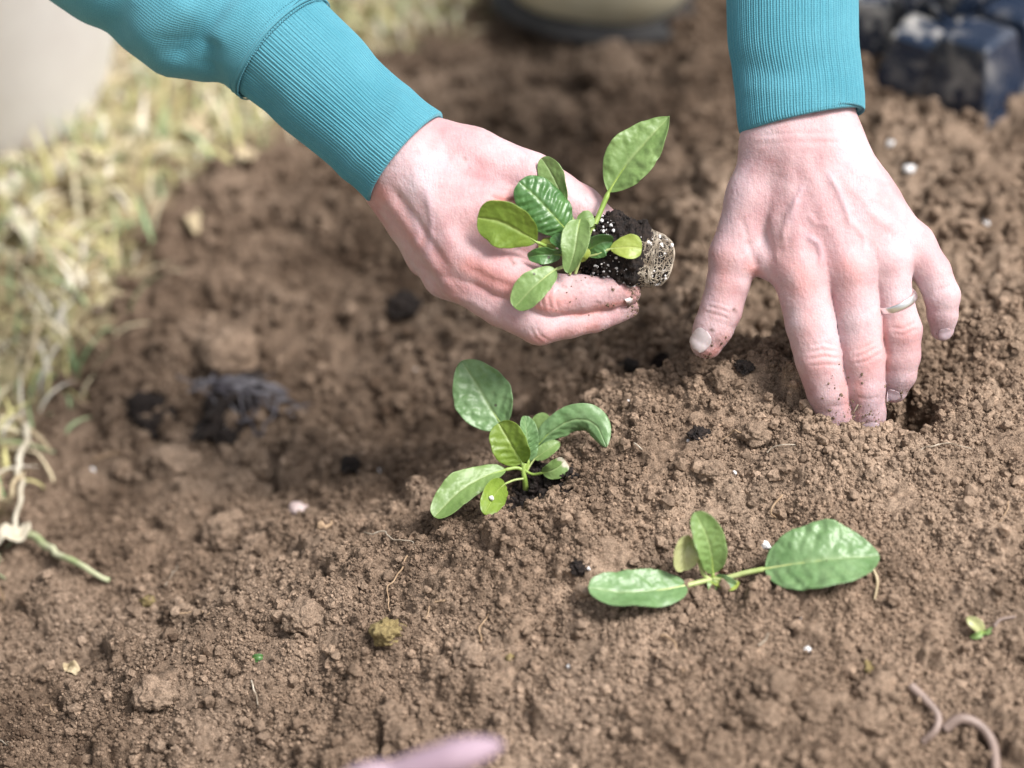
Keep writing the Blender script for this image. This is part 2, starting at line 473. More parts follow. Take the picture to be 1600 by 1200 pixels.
def base_z(x, y):
    x = np.asarray(x, float); y = np.asarray(y, float); sh = x.shape
    q = np.stack([x.ravel(), y.ravel()], -1); z = np.empty(len(q))
    for a in range(0, len(q), 60000):
        z[a:a + 60000] = _kern(q[a:a + 60000], CX) @ _W[:_n] + _W[_n]
    dx = np.maximum(np.abs(q[:, 0]) - 0.55, 0); dy = np.maximum(np.abs(q[:, 1] - 1.2) - 0.6, 0)
    f = np.clip(np.hypot(dx, dy) / 0.4, 0, 1); f = f * f * (3 - 2 * f)
    z = z * (1 - f) - 0.10 * f
    for hx, hy, r, d in HOLES:
        z = z - d * np.exp(-((q[:, 0] - hx) ** 2 + (q[:, 1] - hy) ** 2) / r ** 2)
    return z.reshape(sh)

def geo(a, b, first, ratio=1.45):
    out = []; x = a; s = first
    while abs(x) < abs(b):
        s *= ratio; x += s * (1 if b > a else -1); out.append(x)
    return out
XD = np.arange(-0.43, 0.43, 0.0011)
YD = np.concatenate([np.arange(0.74, 1.12, 0.0011), np.arange(1.12, 1.76, 0.0023)])
XS = np.concatenate([geo(XD[0], -90, 0.002)[::-1], XD, geo(XD[-1], 90, 0.002)])
YS = np.concatenate([geo(YD[0], -60, 0.002)[::-1], YD, geo(YD[-1], 120, 0.003)])
XG, YG = np.meshgrid(XS, YS, indexing='ij')
ZB = base_z(XG, YG)
Q = np.stack([XG, YG, np.zeros_like(XG)], -1)
near = np.clip(1.6 - np.hypot(XG, YG - 1.2), 0, 1)
ZB = ZB + near * (0.0065 * fbm(Q * 20, 3) + 0.0042 * fbm(Q * 62, 3) + 0.0010 * fbm(Q * 260, 2))
DRY_SHADE = 0.10 + 0.0 * XG + np.clip((base_z(XG, YG) + 0.10) / 0.09, 0, 1) * 0.20 - 0.20 * np.clip((YG - 1.02) / 0.25, 0, 1)   # dried ridge lighter, moist trench darker; trench shade is painted in too
for _px, _py, _z, _r, _d in [(1165, 800, -15, 0.026, 0.22), (270, 1040, -98, 0.09, 0.17), (620, 480, -100, 0.16, 0.14), (980, 230, -70, 0.12, 0.14), (480, 720, -115, 0.06, 0.12), (1120, 470, -30, 0.06, 0.14), (1405, 640, -20, 0.022, 0.14), (60, 1130, -125, 0.10, 0.13)]:   # damp patches, plus shade painted under the digging hand, in trench and finger hole
    _p = on_plane(_px, _py, _z / 1000.0); DRY_SHADE = DRY_SHADE - _d * np.exp(-((XG - _p[0]) ** 2 + (YG - _p[1]) ** 2) / _r ** 2)
TONE = np.clip(0.40 + DRY_SHADE + 0.16 * fbm(Q * 40 + 9, 3), 0, 1)

# crumbs pressed into the surface: overlapping lumps of every size
def splat(Z, T, n, r0, r1, box, pw_=2.2, sink=(0.05, 0.7), flat=(0.6, 1.0), rough=0.22, patch=-9.0):
    x0, x1, y0, y1 = box
    xs = rng.uniform(x0, x1, n); ys = rng.uniform(y0, y1, n)
    rs = r0 + (r1 - r0) * rng.random(n) ** pw_
    sk = rng.uniform(*sink, n); fl = rng.uniform(*flat, n); tn = np.clip(rng.normal(0.52, 0.17, n), 0, 1)
    el = rng.uniform(0.7, 1.35, n); an = rng.uniform(0, np.pi, n)
    order = np.argsort(-rs)
    fld = fbm(np.stack([xs, ys, ys * 0 + r1 * 900], -1) * 13, 3)
    order = order[(fld > patch + 0.35 * rng.standard_normal(n))[order]]
    for k in order:
        x, y, r = xs[k], ys[k], rs[k]; R_ = r * 1.4
        i0, i1 = np.searchsorted(XS, (x - R_, x + R_)); j0, j1 = np.searchsorted(YS, (y - R_, y + R_))
        if i1 - i0 < 2 or j1 - j0 < 2: continue
        gx = XS[i0:i1, None] - x; gy = YS[None, j0:j1] - y
        c, s = math.cos(an[k]), math.sin(an[k])
        u = (gx * c + gy * s) / el[k]; v = (-gx * s + gy * c) * el[k]
        d2 = (u * u + v * v) / (r * r)
        if rough and r > 0.003:
            ang = np.arctan2(v, u)
            d2 = d2 * (1 + rough * np.sin(3 * ang + k) + 0.6 * rough * np.sin(5 * ang + 2 * k))
        zc = Z[(i0 + i1) // 2, (j0 + j1) // 2]
        blk = Z[i0:i1, j0:j1]
        top = zc - sk[k] * r * fl[k] + r * fl[k] * np.sqrt(np.maximum(1 - d2, 0))
        m = (d2 < 1) & (top > blk)
        blk[m] = top[m]
        T[i0:i1, j0:j1][m] = T[i0:i1, j0:j1][m] * 0.45 + (DRY_SHADE[i0, j0] + tn[k] - 0.08) * 0.55
splat(ZB, TONE, 150, 0.012, 0.027, (-0.42, 0.42, 1.0, 1.74), 1.6, (0.25, 0.8), rough=0.3)
splat(ZB, TONE, 320, 0.007, 0.016, (-0.42, 0.42, 0.75, 1.74), 1.8, (0.3, 0.9))
splat(ZB, TONE, 3400, 0.0035, 0.009, (-0.42, 0.42, 0.75, 1.74), 2.2, (0.1, 0.75), rough=0.3, patch=0.0)
splat(ZB, TONE, 30000, 0.0012, 0.0034, (-0.36, 0.36, 0.75, 1.25), 2.6, (0.0, 0.7), rough=0, patch=0.05)
splat(ZB, TONE, 7000, 0.003, 0.0065, (-0.43, 0.43, 1.2, 1.74), 1.8, (0.1, 0.7))
ZB = ZB + near * (0.0004 * vnoise(Q * 900) - 0.0018 * np.clip(vnoise(Q * 290 + 31) + 0.05, 0, 1) - 0.0016 * np.clip(vnoise(Q * 480 + 57), 0, 1))   # pores between the crumbs

def hgt(x, y):
    x = np.atleast_1d(np.asarray(x, float)); y = np.atleast_1d(np.asarray(y, float))
    i = np.clip(np.searchsorted(XS, x) - 1, 0, len(XS) - 2); j = np.clip(np.searchsorted(YS, y) - 1, 0, len(YS) - 2)
    fx = np.clip((x - XS[i]) / (XS[i + 1] - XS[i]), 0, 1); fy = np.clip((y - YS[j]) / (YS[j + 1] - YS[j]), 0, 1)
    return (ZB[i, j] * (1 - fx) * (1 - fy) + ZB[i + 1, j] * fx * (1 - fy) + ZB[i, j + 1] * (1 - fx) * fy + ZB[i + 1, j + 1] * fx * fy)

def ground(px, py):
    """world point where the ray of a pixel meets the finished soil"""
    d = FW + (px - 800) * SP / D * RT - (py - 600) * SP / D * UP
    ts = np.linspace(0.95, 2.2, 1251); P = CL + d * ts[:, None]
    below = P[:, 2] < hgt(P[:, 0], P[:, 1])
    return P[np.argmax(below)] if below.any() else P[-1]

def gz(px, py):
    """depth offset (pixel units) of the soil under a pixel"""
    return (np.dot(ground(px, py) - CL, FW) - D) / SP

# moss / dead turf along the left edge, potting mix where the seedling stands
def edge_mask(x, y):
    """how far a place lies inside the turf strip (world metres)"""
    e = np.array([on_plane(px, py, -0.115)[:2] for px, py in [(-160, 1000), (-30, 850), (20, 760), (110, 640), (150, 520), (230, 420), (330, 320), (420, 250), (520, 140), (700, 110), (760, 30), (800, -40)]])
    o = np.argsort(e[:, 1]); lim = np.interp(y, e[o, 1], e[o, 0])
    return lim - x
EM = edge_mask(XG, YG) + 0.03 * fbm(Q * 14 + 3, 3)
MOSS = np.clip(EM / 0.035, 0, 1)
MOSS[(YG > 6) | (YG < 0.3)] = 1
PEAT = np.zeros_like(ZB)
def peat_spot(px, py, r):
    p = ground(px, py)
    d = np.hypot(XG - p[0], (YG - p[1]) * 0.8) / r + 0.45 * fbm(Q * 170, 3)
    np.maximum(PEAT, np.clip((1.1 - d) * 3, 0, 1), out=PEAT)
for a in [(832, 770, 0.015), (856, 772, 0.013), (1030, 560, 0.005)]: peat_spot(*a)

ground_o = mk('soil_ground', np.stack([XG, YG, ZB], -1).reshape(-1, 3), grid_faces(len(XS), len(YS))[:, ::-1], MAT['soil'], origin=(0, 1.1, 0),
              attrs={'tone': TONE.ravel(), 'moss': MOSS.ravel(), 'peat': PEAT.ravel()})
prop(ground_o, 'loose brown garden soil heaped into a ridge beside a trench', kind='structure')

# loose crumbs lying on the soil: instanced grains (nobody could count them)
def crumb_group(name, mat, sub=2, amp=0.55, freq=2.2):
    g = bpy.data.node_groups.new(name, 'GeometryNodeTree')
    g.interface.new_socket('Geometry', in_out='INPUT', socket_type='NodeSocketGeometry')
    g.interface.new_socket('Geometry', in_out='OUTPUT', socket_type='NodeSocketGeometry')
    gi, go = g.nodes.new('NodeGroupInput'), g.nodes.new('NodeGroupOutput')
    join = g.nodes.new('GeometryNodeJoinGeometry')
    for k in range(5):
        ic = g.nodes.new('GeometryNodeMeshIcoSphere'); ic.inputs['Radius'].default_value = 1; ic.inputs['Subdivisions'].default_value = sub
        sp = g.nodes.new('GeometryNodeSetPosition')
        pos = g.nodes.new('GeometryNodeInputPosition')
        ad = g.nodes.new('ShaderNodeVectorMath'); ad.operation = 'ADD'; ad.inputs[1].default_value = (k * 5.1, k * 3.3, 1.7 * k)
        nz = g.nodes.new('ShaderNodeTexNoise'); nz.inputs['Scale'].default_value = freq; nz.inputs['Detail'].default_value = 3; nz.inputs['Roughness'].default_value = 0.65
        sb = g.nodes.new('ShaderNodeMath'); sb.operation = 'MULTIPLY_ADD'; sb.inputs[1].default_value = 2.4 * amp; sb.inputs[2].default_value = -1.2 * amp
        ml = g.nodes.new('ShaderNodeVectorMath'); ml.operation = 'SCALE'
        g.links.new(pos.outputs[0], ad.inputs[0]); g.links.new(ad.outputs[0], nz.inputs['Vector'])
        g.links.new(nz.outputs[0], sb.inputs[0]); g.links.new(pos.outputs[0], ml.inputs[0]); g.links.new(sb.outputs[0], ml.inputs['Scale'])
        g.links.new(ic.outputs[0], sp.inputs['Geometry']); g.links.new(ml.outputs[0], sp.inputs['Offset'])
        sm = g.nodes.new('GeometryNodeSetMaterial'); sm.inputs['Material'].default_value = mat
        g.links.new(sp.outputs[0], sm.inputs['Geometry'])
        ti = g.nodes.new('GeometryNodeGeometryToInstance'); g.links.new(sm.outputs[0], ti.inputs[0])
        g.links.new(ti.outputs[0], join.inputs[0])
    ip = g.nodes.new('GeometryNodeInstanceOnPoints'); ip.inputs['Pick Instance'].default_value = True
    def named(n, t):
        a = g.nodes.new('GeometryNodeInputNamedAttribute'); a.data_type = t; a.inputs['Name'].default_value = n; return a.outputs[0]
    g.links.new(gi.outputs[0], ip.inputs['Points']); g.links.new(join.outputs[0], ip.inputs['Instance'])
    g.links.new(named('pick', 'INT'), ip.inputs['Instance Index'])
    g.links.new(named('spin', 'FLOAT_VECTOR'), ip.inputs['Rotation']); g.links.new(named('size', 'FLOAT_VECTOR'), ip.inputs['Scale'])
    g.links.new(ip.outputs[0], go.inputs[0]); return g

def scatter(name, P, rad, mat, label, cat, sub=2, tone=None, amp=0.55, parent=None, origin=(0, 1, 0)):
    n = len(P); org = origin_of(parent) if parent is not None else np.array(origin)
    me = bpy.data.meshes.new(name); me.vertices.add(n); me.vertices.foreach_set('co', (P - org).astype(np.float32).ravel())
    def va(nm, t, arr, key):
        a = me.attributes.new(nm, t, 'POINT'); a.data.foreach_set(key, arr)
    va('pick', 'INT', rng.integers(0, 5, n).astype(np.int32), 'value')
    va('spin', 'FLOAT_VECTOR', rng.uniform(0, 6.28, (n, 3)).astype(np.float32).ravel(), 'vector')
    va('size', 'FLOAT_VECTOR', (rad[:, None] * rng.uniform(0.7, 1.25, (n, 3))).astype(np.float32).ravel(), 'vector')
    va('tone', 'FLOAT', (np.clip(rng.normal(0.55, 0.2, n), 0, 1) if tone is None else tone).astype(np.float32), 'value')
    o = bpy.data.objects.new(name, me); col.objects.link(o)
    if parent is None: o.location = tuple(org)
    else: o.parent = parent
    md = o.modifiers.new('grains', 'NODES'); md.node_group = crumb_group(name + '_grains', mat, sub, amp)
    prop(o, label, cat, kind='stuff'); return o

cx = np.concatenate([rng.uniform(-0.34, 0.34, 170000), rng.uniform(-0.34, 0.34, 5000), rng.uniform(-0.43, 0.43, 9000)])
cy = np.concatenate([rng.uniform(0.78, 1.14, 170000), rng.uniform(0.78, 1.2, 5000), rng.uniform(1.1, 1.74, 9000)])
cr = np.concatenate([0.00034 + 0.0009 * rng.random(170000) ** 2.4, 0.0013 + 0.0024 * rng.random(5000) ** 3, 0.0015 + 0.0035 * rng.random(9000) ** 2])
# clumped, not even: thin out by a noise field
keep = (fbm(np.stack([cx, cy, cy * 0], -1) * 55, 3) > -0.55 + 0.9 * rng.random(len(cx)) - 0.35)
keep &= (edge_mask(cx, cy) < 0.02)
keep &= PEAT[np.clip(np.searchsorted(XS, cx), 0, len(XS) - 1), np.clip(np.searchsorted(YS, cy), 0, len(YS) - 1)] < 0.4
cx, cy, cr = cx[keep], cy[keep], cr[keep]
# crumbs banked round the fingers and fallen into the holes
for _px, _py, _sd, _k in [(1310, 668, 0.010, 900), (1365, 672, 0.010, 900), (1430, 650, 0.012, 900), (1480, 560, 0.010, 500), (1090, 572, 0.010, 500), (1240, 560, 0.010, 500), (830, 790, 0.016, 500)]:
    _p = ground(_px, _py); cx = np.concatenate([cx, _p[0] + rng.normal(0, _sd, _k)]); cy = np.concatenate([cy, _p[1] + rng.normal(0, _sd, _k)]); cr = np.concatenate([cr, 0.0006 + 0.0019 * rng.random(_k) ** 3])
cz = hgt(cx, cy) + cr * rng.uniform(-0.1, 1.0, len(cr))
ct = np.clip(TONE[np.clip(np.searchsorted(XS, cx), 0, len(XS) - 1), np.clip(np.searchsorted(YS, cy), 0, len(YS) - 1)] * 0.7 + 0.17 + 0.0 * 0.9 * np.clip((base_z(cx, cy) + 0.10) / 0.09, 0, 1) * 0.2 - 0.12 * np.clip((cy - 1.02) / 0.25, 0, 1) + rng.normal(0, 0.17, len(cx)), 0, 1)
scatter('soil_crumbs', np.stack([cx, cy, cz], -1), cr, MAT['crumb'], 'loose fine brown soil crumbs strewn over the bed', 'soil', 2, tone=ct, amp=0.95)

# ================================================================== the person's hands
def surface_nets(Fd, org, h):
    s = Fd < 0
    nx, ny, nz = Fd.shape
    c = np.zeros((nx - 1, ny - 1, nz - 1), np.int8)
    for dx in (0, 1):
        for dy in (0, 1):
            for dz in (0, 1):
                c += s[dx:nx - 1 + dx, dy:ny - 1 + dy, dz:nz - 1 + dz]
    act = (c > 0) & (c < 8)
    idx = np.argwhere(act)
    lut = np.full(act.shape, -1, np.int32); lut[act] = np.arange(len(idx))
    cv = {}
    for dx in (0, 1):
        for dy in (0, 1):
            for dz in (0, 1):
                cv[dx, dy, dz] = Fd[idx[:, 0] + dx, idx[:, 1] + dy, idx[:, 2] + dz]
    acc = np.zeros((len(idx), 3)); cnt = np.zeros(len(idx))
    for a in cv:
        for ax in range(3):
            if a[ax] == 0:
                b = list(a); b[ax] = 1; b = tuple(b)
                m = (cv[a] < 0) != (cv[b] < 0)
                t = cv[a] / np.where(m, cv[a] - cv[b], 1)
                p = np.tile(np.array(a, float), (len(idx), 1)); p[:, ax] += t
                acc[m] += p[m]; cnt[m] += 1
    v = (idx + acc / cnt[:, None]) * h + org
    faces = []
    for ax in range(3):
        a, b = (ax + 1) % 3, (ax + 2) % 3
        sl0 = [slice(None)] * 3; sl1 = [slice(None)] * 3
        sl0[ax] = slice(0, -1); sl1[ax] = slice(1, None)
        e = s[tuple(sl0)] != s[tuple(sl1)]
        q = np.argwhere(e)
        q = q[(q[:, a] > 0) & (q[:, b] > 0) & (q[:, a] < Fd.shape[a] - 1) & (q[:, b] < Fd.shape[b] - 1)]
        def cell(da, db):
            r = q.copy(); r[:, a] -= da; r[:, b] -= db; return lut[r[:, 0], r[:, 1], r[:, 2]]
        quad = np.stack([cell(1, 1), cell(0, 1), cell(0, 0), cell(1, 0)], -1)
        inside = s[q[:, 0], q[:, 1], q[:, 2]]
        quad[~inside] = quad[~inside][:, ::-1]
        faces.append(quad)
    f = np.vstack(faces)
    return v, f[(f >= 0).all(1)]

def smin(a, b, k):
    h = np.clip(0.5 + 0.5 * (b - a) / k, 0, 1)
    return b * (1 - h) + a * h - k * h * (1 - h)

class Field:
    def __init__(self, lo, hi, h):
        self.lo = np.array(lo, float); self.h = h
        self.n = np.ceil((np.array(hi) - self.lo) / h).astype(int) + 1
        self.ax = [(self.lo[i] + h * np.arange(self.n[i])).astype(np.float32) for i in range(3)]
    def new(self): return np.full(tuple(self.n), 0.05, np.float32)
    def cone(self, F, a, b, ra, rb, k, flat=None):
        """tapered capsule blended into F; flat = (axis vector, factor) squashes it along that axis"""
        a, b = np.array(a, float), np.array(b, float); m = max(ra, rb) + k + 0.004
        lo = np.minimum(a, b) - m; hi = np.maximum(a, b) + m
        i0 = np.clip(((lo - self.lo) / self.h).astype(int), 0, self.n); i1 = np.clip(((hi - self.lo) / self.h).astype(int) + 2, 0, self.n)
        if (i1 <= i0).any(): return
        X = self.ax[0][i0[0]:i1[0], None, None] - a[0]; Y = self.ax[1][None, i0[1]:i1[1], None] - a[1]; Z = self.ax[2][None, None, i0[2]:i1[2]] - a[2]
        d = b - a; L = max((d * d).sum(), 1e-12)
        t = np.clip((X * d[0] + Y * d[1] + Z * d[2]) / L, 0, 1)
        ex, ey, ez = X - t * d[0], Y - t * d[1], Z - t * d[2]
        q = ex * ex + ey * ey + ez * ez
        if flat is not None:
            n, fac = np.array(flat[0], float), flat[1]; n /= np.linalg.norm(n)
            pn = ex * n[0] + ey * n[1] + ez * n[2]
            q = q + pn * pn * (1 / fac ** 2 - 1)
        dist = np.sqrt(np.maximum(q, 0)) - (ra + t * (rb - ra))
        sl = (slice(i0[0], i1[0]), slice(i0[1], i1[1]), slice(i0[2], i1[2]))
        F[sl] = smin(F[sl], dist.astype(np.float32), k)
    def chain(self, F, pts, k=6, flat=None):
        for p, q in zip(pts[:-1], pts[1:]):
            self.cone(F, pc(*p[:3]), pc(*q[:3]), p[3] * SP, q[3] * SP, k * SP, flat)

def vnormals(v, f):
    n = np.zeros_like(v)
    c = np.cross(v[f[:, 2]] - v[f[:, 0]], v[f[:, 3]] - v[f[:, 1]])
    for k in range(4): np.add.at(n, f[:, k], c)
    return unit(n)

def pdist(p, line):
    """2-D distance of points to a polyline, and the parameter along it"""
    line = np.asarray(line, float)[:, :2]; best = np.full(len(p), 1e9); par = np.zeros(len(p))
    for k, (a, b) in enumerate(zip(line[:-1], line[1:])):
        d = b - a; t = np.clip(((p - a) @ d) / max(d @ d, 1e-9), 0, 1)
        q = np.linalg.norm(p - a - t[:, None] * d, axis=1); m = q < best
        best[m] = q[m]; par[m] = (k + t[m]) / (len(line) - 1)
    return best, par

def to_px(v):
    k = (1 + v[:, 2] / D) * SP
    return np.stack([800 + v[:, 0] / k, 600 + v[:, 1] / k, v[:, 2] / SP], -1)

SKIN = {}
def build_hand(name, label, parent, lo, hi, palm, fingers, relief, tints, kp=20, kf=13, kff=0.8, h=0.00068, flat=None, extra=None):
    fd = Field(pc(*lo) - 0.004, pc(*hi) + 0.004, h)
    P = fd.new()
    for ch in palm: fd.chain(P, ch[0], ch[1] if len(ch) > 1 else kp, ch[2] if len(ch) > 2 else None)
    G = None
    for ch in fingers:
        Fi = fd.new(); fd.chain(Fi, ch, 5)
        G = Fi if G is None else smin(G, Fi, kff * SP)
    F = smin(P, G, kf * SP)
    v, f = surface_nets(F, fd.lo, h)
    # one connected body only (drop anything cut loose)
    n = vnormals(v, f)
    px = to_px(v)
    front = np.clip(-n[:, 2] * 1.6, 0, 1)
    disp = np.zeros(len(v))
    for line, wdt, amp in relief:
        d, t = pdist(px[:, :2], line)
        fade = np.clip(np.minimum(t, 1 - t) * 6 + 0.25, 0, 1) if wdt < 15 else 1.0
        disp += (1.1 if abs(amp) < 4 else 1.0) * amp * SP * np.exp(-(d / wdt) ** 2) * fade * front
    disp += 0.00026 * fbm(v * 110, 2) + 0.00005 * vnoise(v * 900)
    v = v + n * disp[:, None]
    tint = np.zeros((len(v), 3))
    for ch, line, wdt, amp in tints:
        d, t = pdist(px[:, :2], line)
        jit = 1 + 0.35 * fbm(v * 160 + ch * 5, 2)
        tint[:, ch] = np.maximum(tint[:, ch], amp * np.exp(-(d / (wdt * np.clip(jit, 0.4, 1.8))) ** 2) * (front if ch < 2 else np.clip(front * 3, 0, 1)))
    o = mk(name, c2w(v), f, MAT['skin'], parent, attrs={'tint': np.clip(tint, 0, 1)})
    SKIN[o.name] = v
    prop(o, label); return o

def nail(parent, c, tip_dir, nrm, wid, ln, mat, dirt=0.0, arch=0.9, skin=None):
    """a curved finger nail plate: centre pixel, direction to the tip, outward normal (camera-aligned)"""
    c = pc(*c); T = unit(np.array(tip_dir, float)); Nn = np.array(nrm, float); Nn = unit(Nn - T * np.dot(Nn, T)); S = np.cross(T, Nn)
    nu, nv = 17, 15; wv = wid * SP; lv = ln * SP
    u = np.linspace(-1, 1, nu); vv = np.linspace(-1, 1, nv)
    V = []; dd = []
    sv = SKIN[parent.name]
    dv = sv - c; pT, pS, pN = dv @ T, dv @ S, dv @ Nn; lim = max(wv, lv) * 1.3
    sel = (np.abs(pT) < lim) & (np.abs(pS) < lim) & (pN > -0.007) & (pN < 0.0055); pT, pS, pN = pT[sel], pS[sel], pN[sel]
    for a in vv:
        e = (1 - abs(a) ** 3.2) ** (1 / 3.2) if a > 0 else (1 - abs(a) ** 2.6) ** (1 / 2.6)
        for b in u:
            q = b * e * arch
            ta, sb = a * lv * 0.96, b * e * wv * 0.92
            near_ = (pT - ta) ** 2 + (pS - sb) ** 2 < 0.0011 ** 2
            hN = pN[near_].max() if near_.any() else (hN if V else 0.0) - 0.0002
            V.append(c + T * ta + S * sb + Nn * (hN + 0.00060 - 0.0004 * abs(b * e) ** 4))
            dd.append(dirt * min(1, max(abs(b) ** 3, max(a, 0) ** 3) + 0.35))
    o = mk('fingernail', c2w(np.array(V)), grid_faces(nv, nu), mat, parent, attrs={'dirt': np.array(dd)})
    md = o.modifiers.new('thickness', 'SOLIDIFY'); md.thickness = 0.0006; md.offset = 0
    return o

person = empty('person', pw(900, -120, 900))
prop(person, 'person in teal sweatshirt and olive boot, both bare hands planting seedlings', 'person')

# --- hand that holds the plug (its thumb lies on top, back of the hand to the camera)
palmA = [
    [[(500, 105, 60, 60), (560, 165, 45, 58), (640, 245, 18, 60), (722, 392, -4, 47)]],
    [[(480, 130, 70, 60), (545, 195, 50, 58), (622, 262, 25, 55), (728, 428, 8, 42)]],
    [[(612, 276, 45, 50), (700, 425, 48, 40)]],
    [[(606, 282, 66, 42), (672, 398, 80, 36)]],
    [[(660, 228, 22, 50), (735, 250, 18, 51), (828, 286, 14, 47), (905, 328, 28, 38), (958, 364, 44, 27), (985, 386, 52, 20)], 10],
    [[(690, 300, 8, 60), (770, 345, -2, 50), (838, 380, 2, 36)], 24],
]
fingA = [
    [(722, 392, -6, 47), (790, 430, -22, 39), (858, 461, -34, 35), (905, 459, -26, 30), (948, 457, -12, 27), (982, 457, -2, 19)],
    [(728, 432, 8, 42), (785, 475, -6, 36), (843, 506, -18, 33), (890, 500, -8, 28), (930, 494, 2, 25), (984, 482, 10, 15)],
    [(700, 425, 48, 40), (815, 490, 36, 28), (900, 486, 44, 22), (945, 476, 46, 17)],
    [(672, 398, 80, 36), (780, 466, 78, 25), (850, 474, 78, 20), (890, 466, 74, 16)],
]
reliefA = [
    ([(598, 300), (640, 360), (682, 425), (705, 452)], 8, 4.0), ([(612, 292), (660, 360), (700, 420)], 7, -3.2),
    ([(640, 262), (680, 330), (712, 390)], 12, 2.0), ([(668, 300), (675, 350), (668, 400), (690, 430)], 6, 1.8),
    ([(640, 330), (655, 365), (650, 395)], 5, 1.5), ([(700, 250), (760, 275), (800, 300)], 10, 1.5),
    ([(765, 306), (790, 313), (815, 311)], 3.4, -4.5), ([(775, 328), (797, 323), (818, 318)], 3.4, -6.0), ([(760, 318), (785, 318), (800, 330)], 3, -2.4), ([(770, 296), (800, 302)], 4, -1.5),
    ([(852, 446), (846, 462), (848, 480)], 3.0, -1.4), ([(862, 446), (857, 464), (860, 484)], 2.8, -1.6), ([(873, 450), (869, 468), (872, 486)], 2.8, -1.3), ([(843, 452), (838, 468), (842, 482)], 2.8, -1.0),
    ([(838, 512), (846, 526), (860, 534)], 3, -1.2), ([(828, 512), (836, 528), (848, 537)], 3, -1.0),
    ([(945, 442), (950, 456), (950, 470)], 3, -0.8), ([(905, 300), (918, 318)], 3, -1.0), ([(912, 294), (926, 312)], 3, -1.0),
    ([(735, 420), (770, 440), (805, 450)], 8, -2.2), ([(700, 462), (735, 470), (770, 490)], 6, 1.6),
]
tintsA = [
    (0, [(735, 418), (770, 436), (815, 452)], 20, 0.65), (0, [(855, 470), (875, 472)], 24, 0.55), (0, [(690, 410), (710, 455)], 22, 0.35),
    (0, [(840, 535), (880, 522), (930, 512)], 14, 0.5), (0, [(840, 480), (900, 492), (985, 470)], 6, 0.7), (0, [(780, 315), (812, 318)], 12, 0.85),
    (0, [(600, 300), (650, 380)], 18, 0.4), (0, [(985, 455), (1000, 458)], 14, 0.45), (0, [(740, 360), (790, 400)], 30, 0.22), (0, [(585, 290), (600, 310)], 16, 0.6),
    (1, [(668, 300), (675, 350), (668, 400)], 6, 0.35), (1, [(640, 330), (655, 365), (650, 395)], 6, 0.30), (1, [(672, 258), (690, 250), (700, 262)], 7, 0.25),
    (1, [(605, 320), (650, 390), (690, 440)], 9, 0.30),
    (2, [(960, 455), (1000, 470)], 26, 0.42), (2, [(900, 445), (940, 440)], 14, 0.4),
    (2, [(990, 450), (1000, 458)], 10, 1.0), (2, [(985, 480), (1000, 484)], 9, 1.0), (2, [(955, 484), (985, 492)], 5, 0.5), (2, [(934, 471), (938, 473)], 3, 0.9),
    (2, [(880, 447), (884, 449)], 2.5, 0.8), (2, [(798, 404), (803, 412)], 4, 0.7), (2, [(846, 428), (852, 432)], 2.5, 0.6), (2, [(922, 450), (925, 452)], 2, 0.7), (2, [(804, 390), (812, 388)], 2.2, 0.6),
    (2, [(726, 247), (729, 249)], 2.2, 0.6), (2, [(733, 262), (735, 263)], 1.8, 0.5), (2, [(621, 306), (624, 309)], 2.0, 0.5),
]
handA = build_hand('hand', 'hand with thumb on top cradling the root plug of a seedling', person, (470, 60, -75), (1015, 560, 125), palmA, fingA, reliefA, tintsA)
nail(handA, (980, 447, -16), (1, 0.10, 0.30), (0.22, -0.50, -0.84), 6.5, 7.5, MAT['nail'], 1.0)
nail(handA, (978, 476, -6), (1, -0.12, 0.30), (0.22, -0.45, -0.86), 5.5, 7, MAT['nail'], 1.0)

# --- hand that digs (wedding ring, fingers in the soil)
palmB = [
    [[(1222, 60, 52, 46), (1216, 160, 38, 45), (1210, 225, 24, 46), (1252, 425, -6, 41)]],
    [[(1250, 60, 52, 50), (1248, 160, 32, 50), (1246, 225, 14, 49), (1326, 420, -12, 42)]],
    [[(1276, 60, 52, 46), (1282, 160, 38, 45), (1288, 225, 20, 48), (1382, 405, -4, 39)]],
    [[(1300, 235, 26, 47), (1352, 310, 18, 42), (1424, 385, 12, 35)]],
    [[(1205, 235, 24, 45), (1178, 310, 24, 43), (1148, 398, 24, 38)], 14],
    [[(1165, 378, 26, 28), (1200, 405, 18, 27), (1240, 425, 8, 30)], 16],
]
fingB = [
    [(1252, 428, -8, 43), (1267, 505, -16, 39.3), (1280, 560, -16, 37.3), (1294, 612, -4, 33.3), (1304, 650, 8, 30.8), (1313, 700, 26, 24.8)],
    [(1328, 420, -12, 42), (1341, 500, -18, 35.8), (1347, 555, -17, 35.3), (1351, 605, -6, 31.8), (1355, 645, 6, 28.8), (1357, 690, 22, 23.8)],
    [(1384, 405, -4, 39), (1397, 468, -14, 29), (1407, 515, -13, 32.8), (1407, 555, 0, 30.3), (1404, 585, 10, 27.8), (1397, 608, 20, 21.8)],
    [(1426, 386, 10, 36), (1457, 425, 4, 29), (1472, 462, 4, 27.5), (1473, 492, 12, 24), (1472, 514, 20, 19)],
    [(1146, 402, 24, 37), (1138, 442, 28, 33.5), (1127, 484, 32, 33), (1115, 512, 36, 31), (1104, 535, 40, 26)],
]
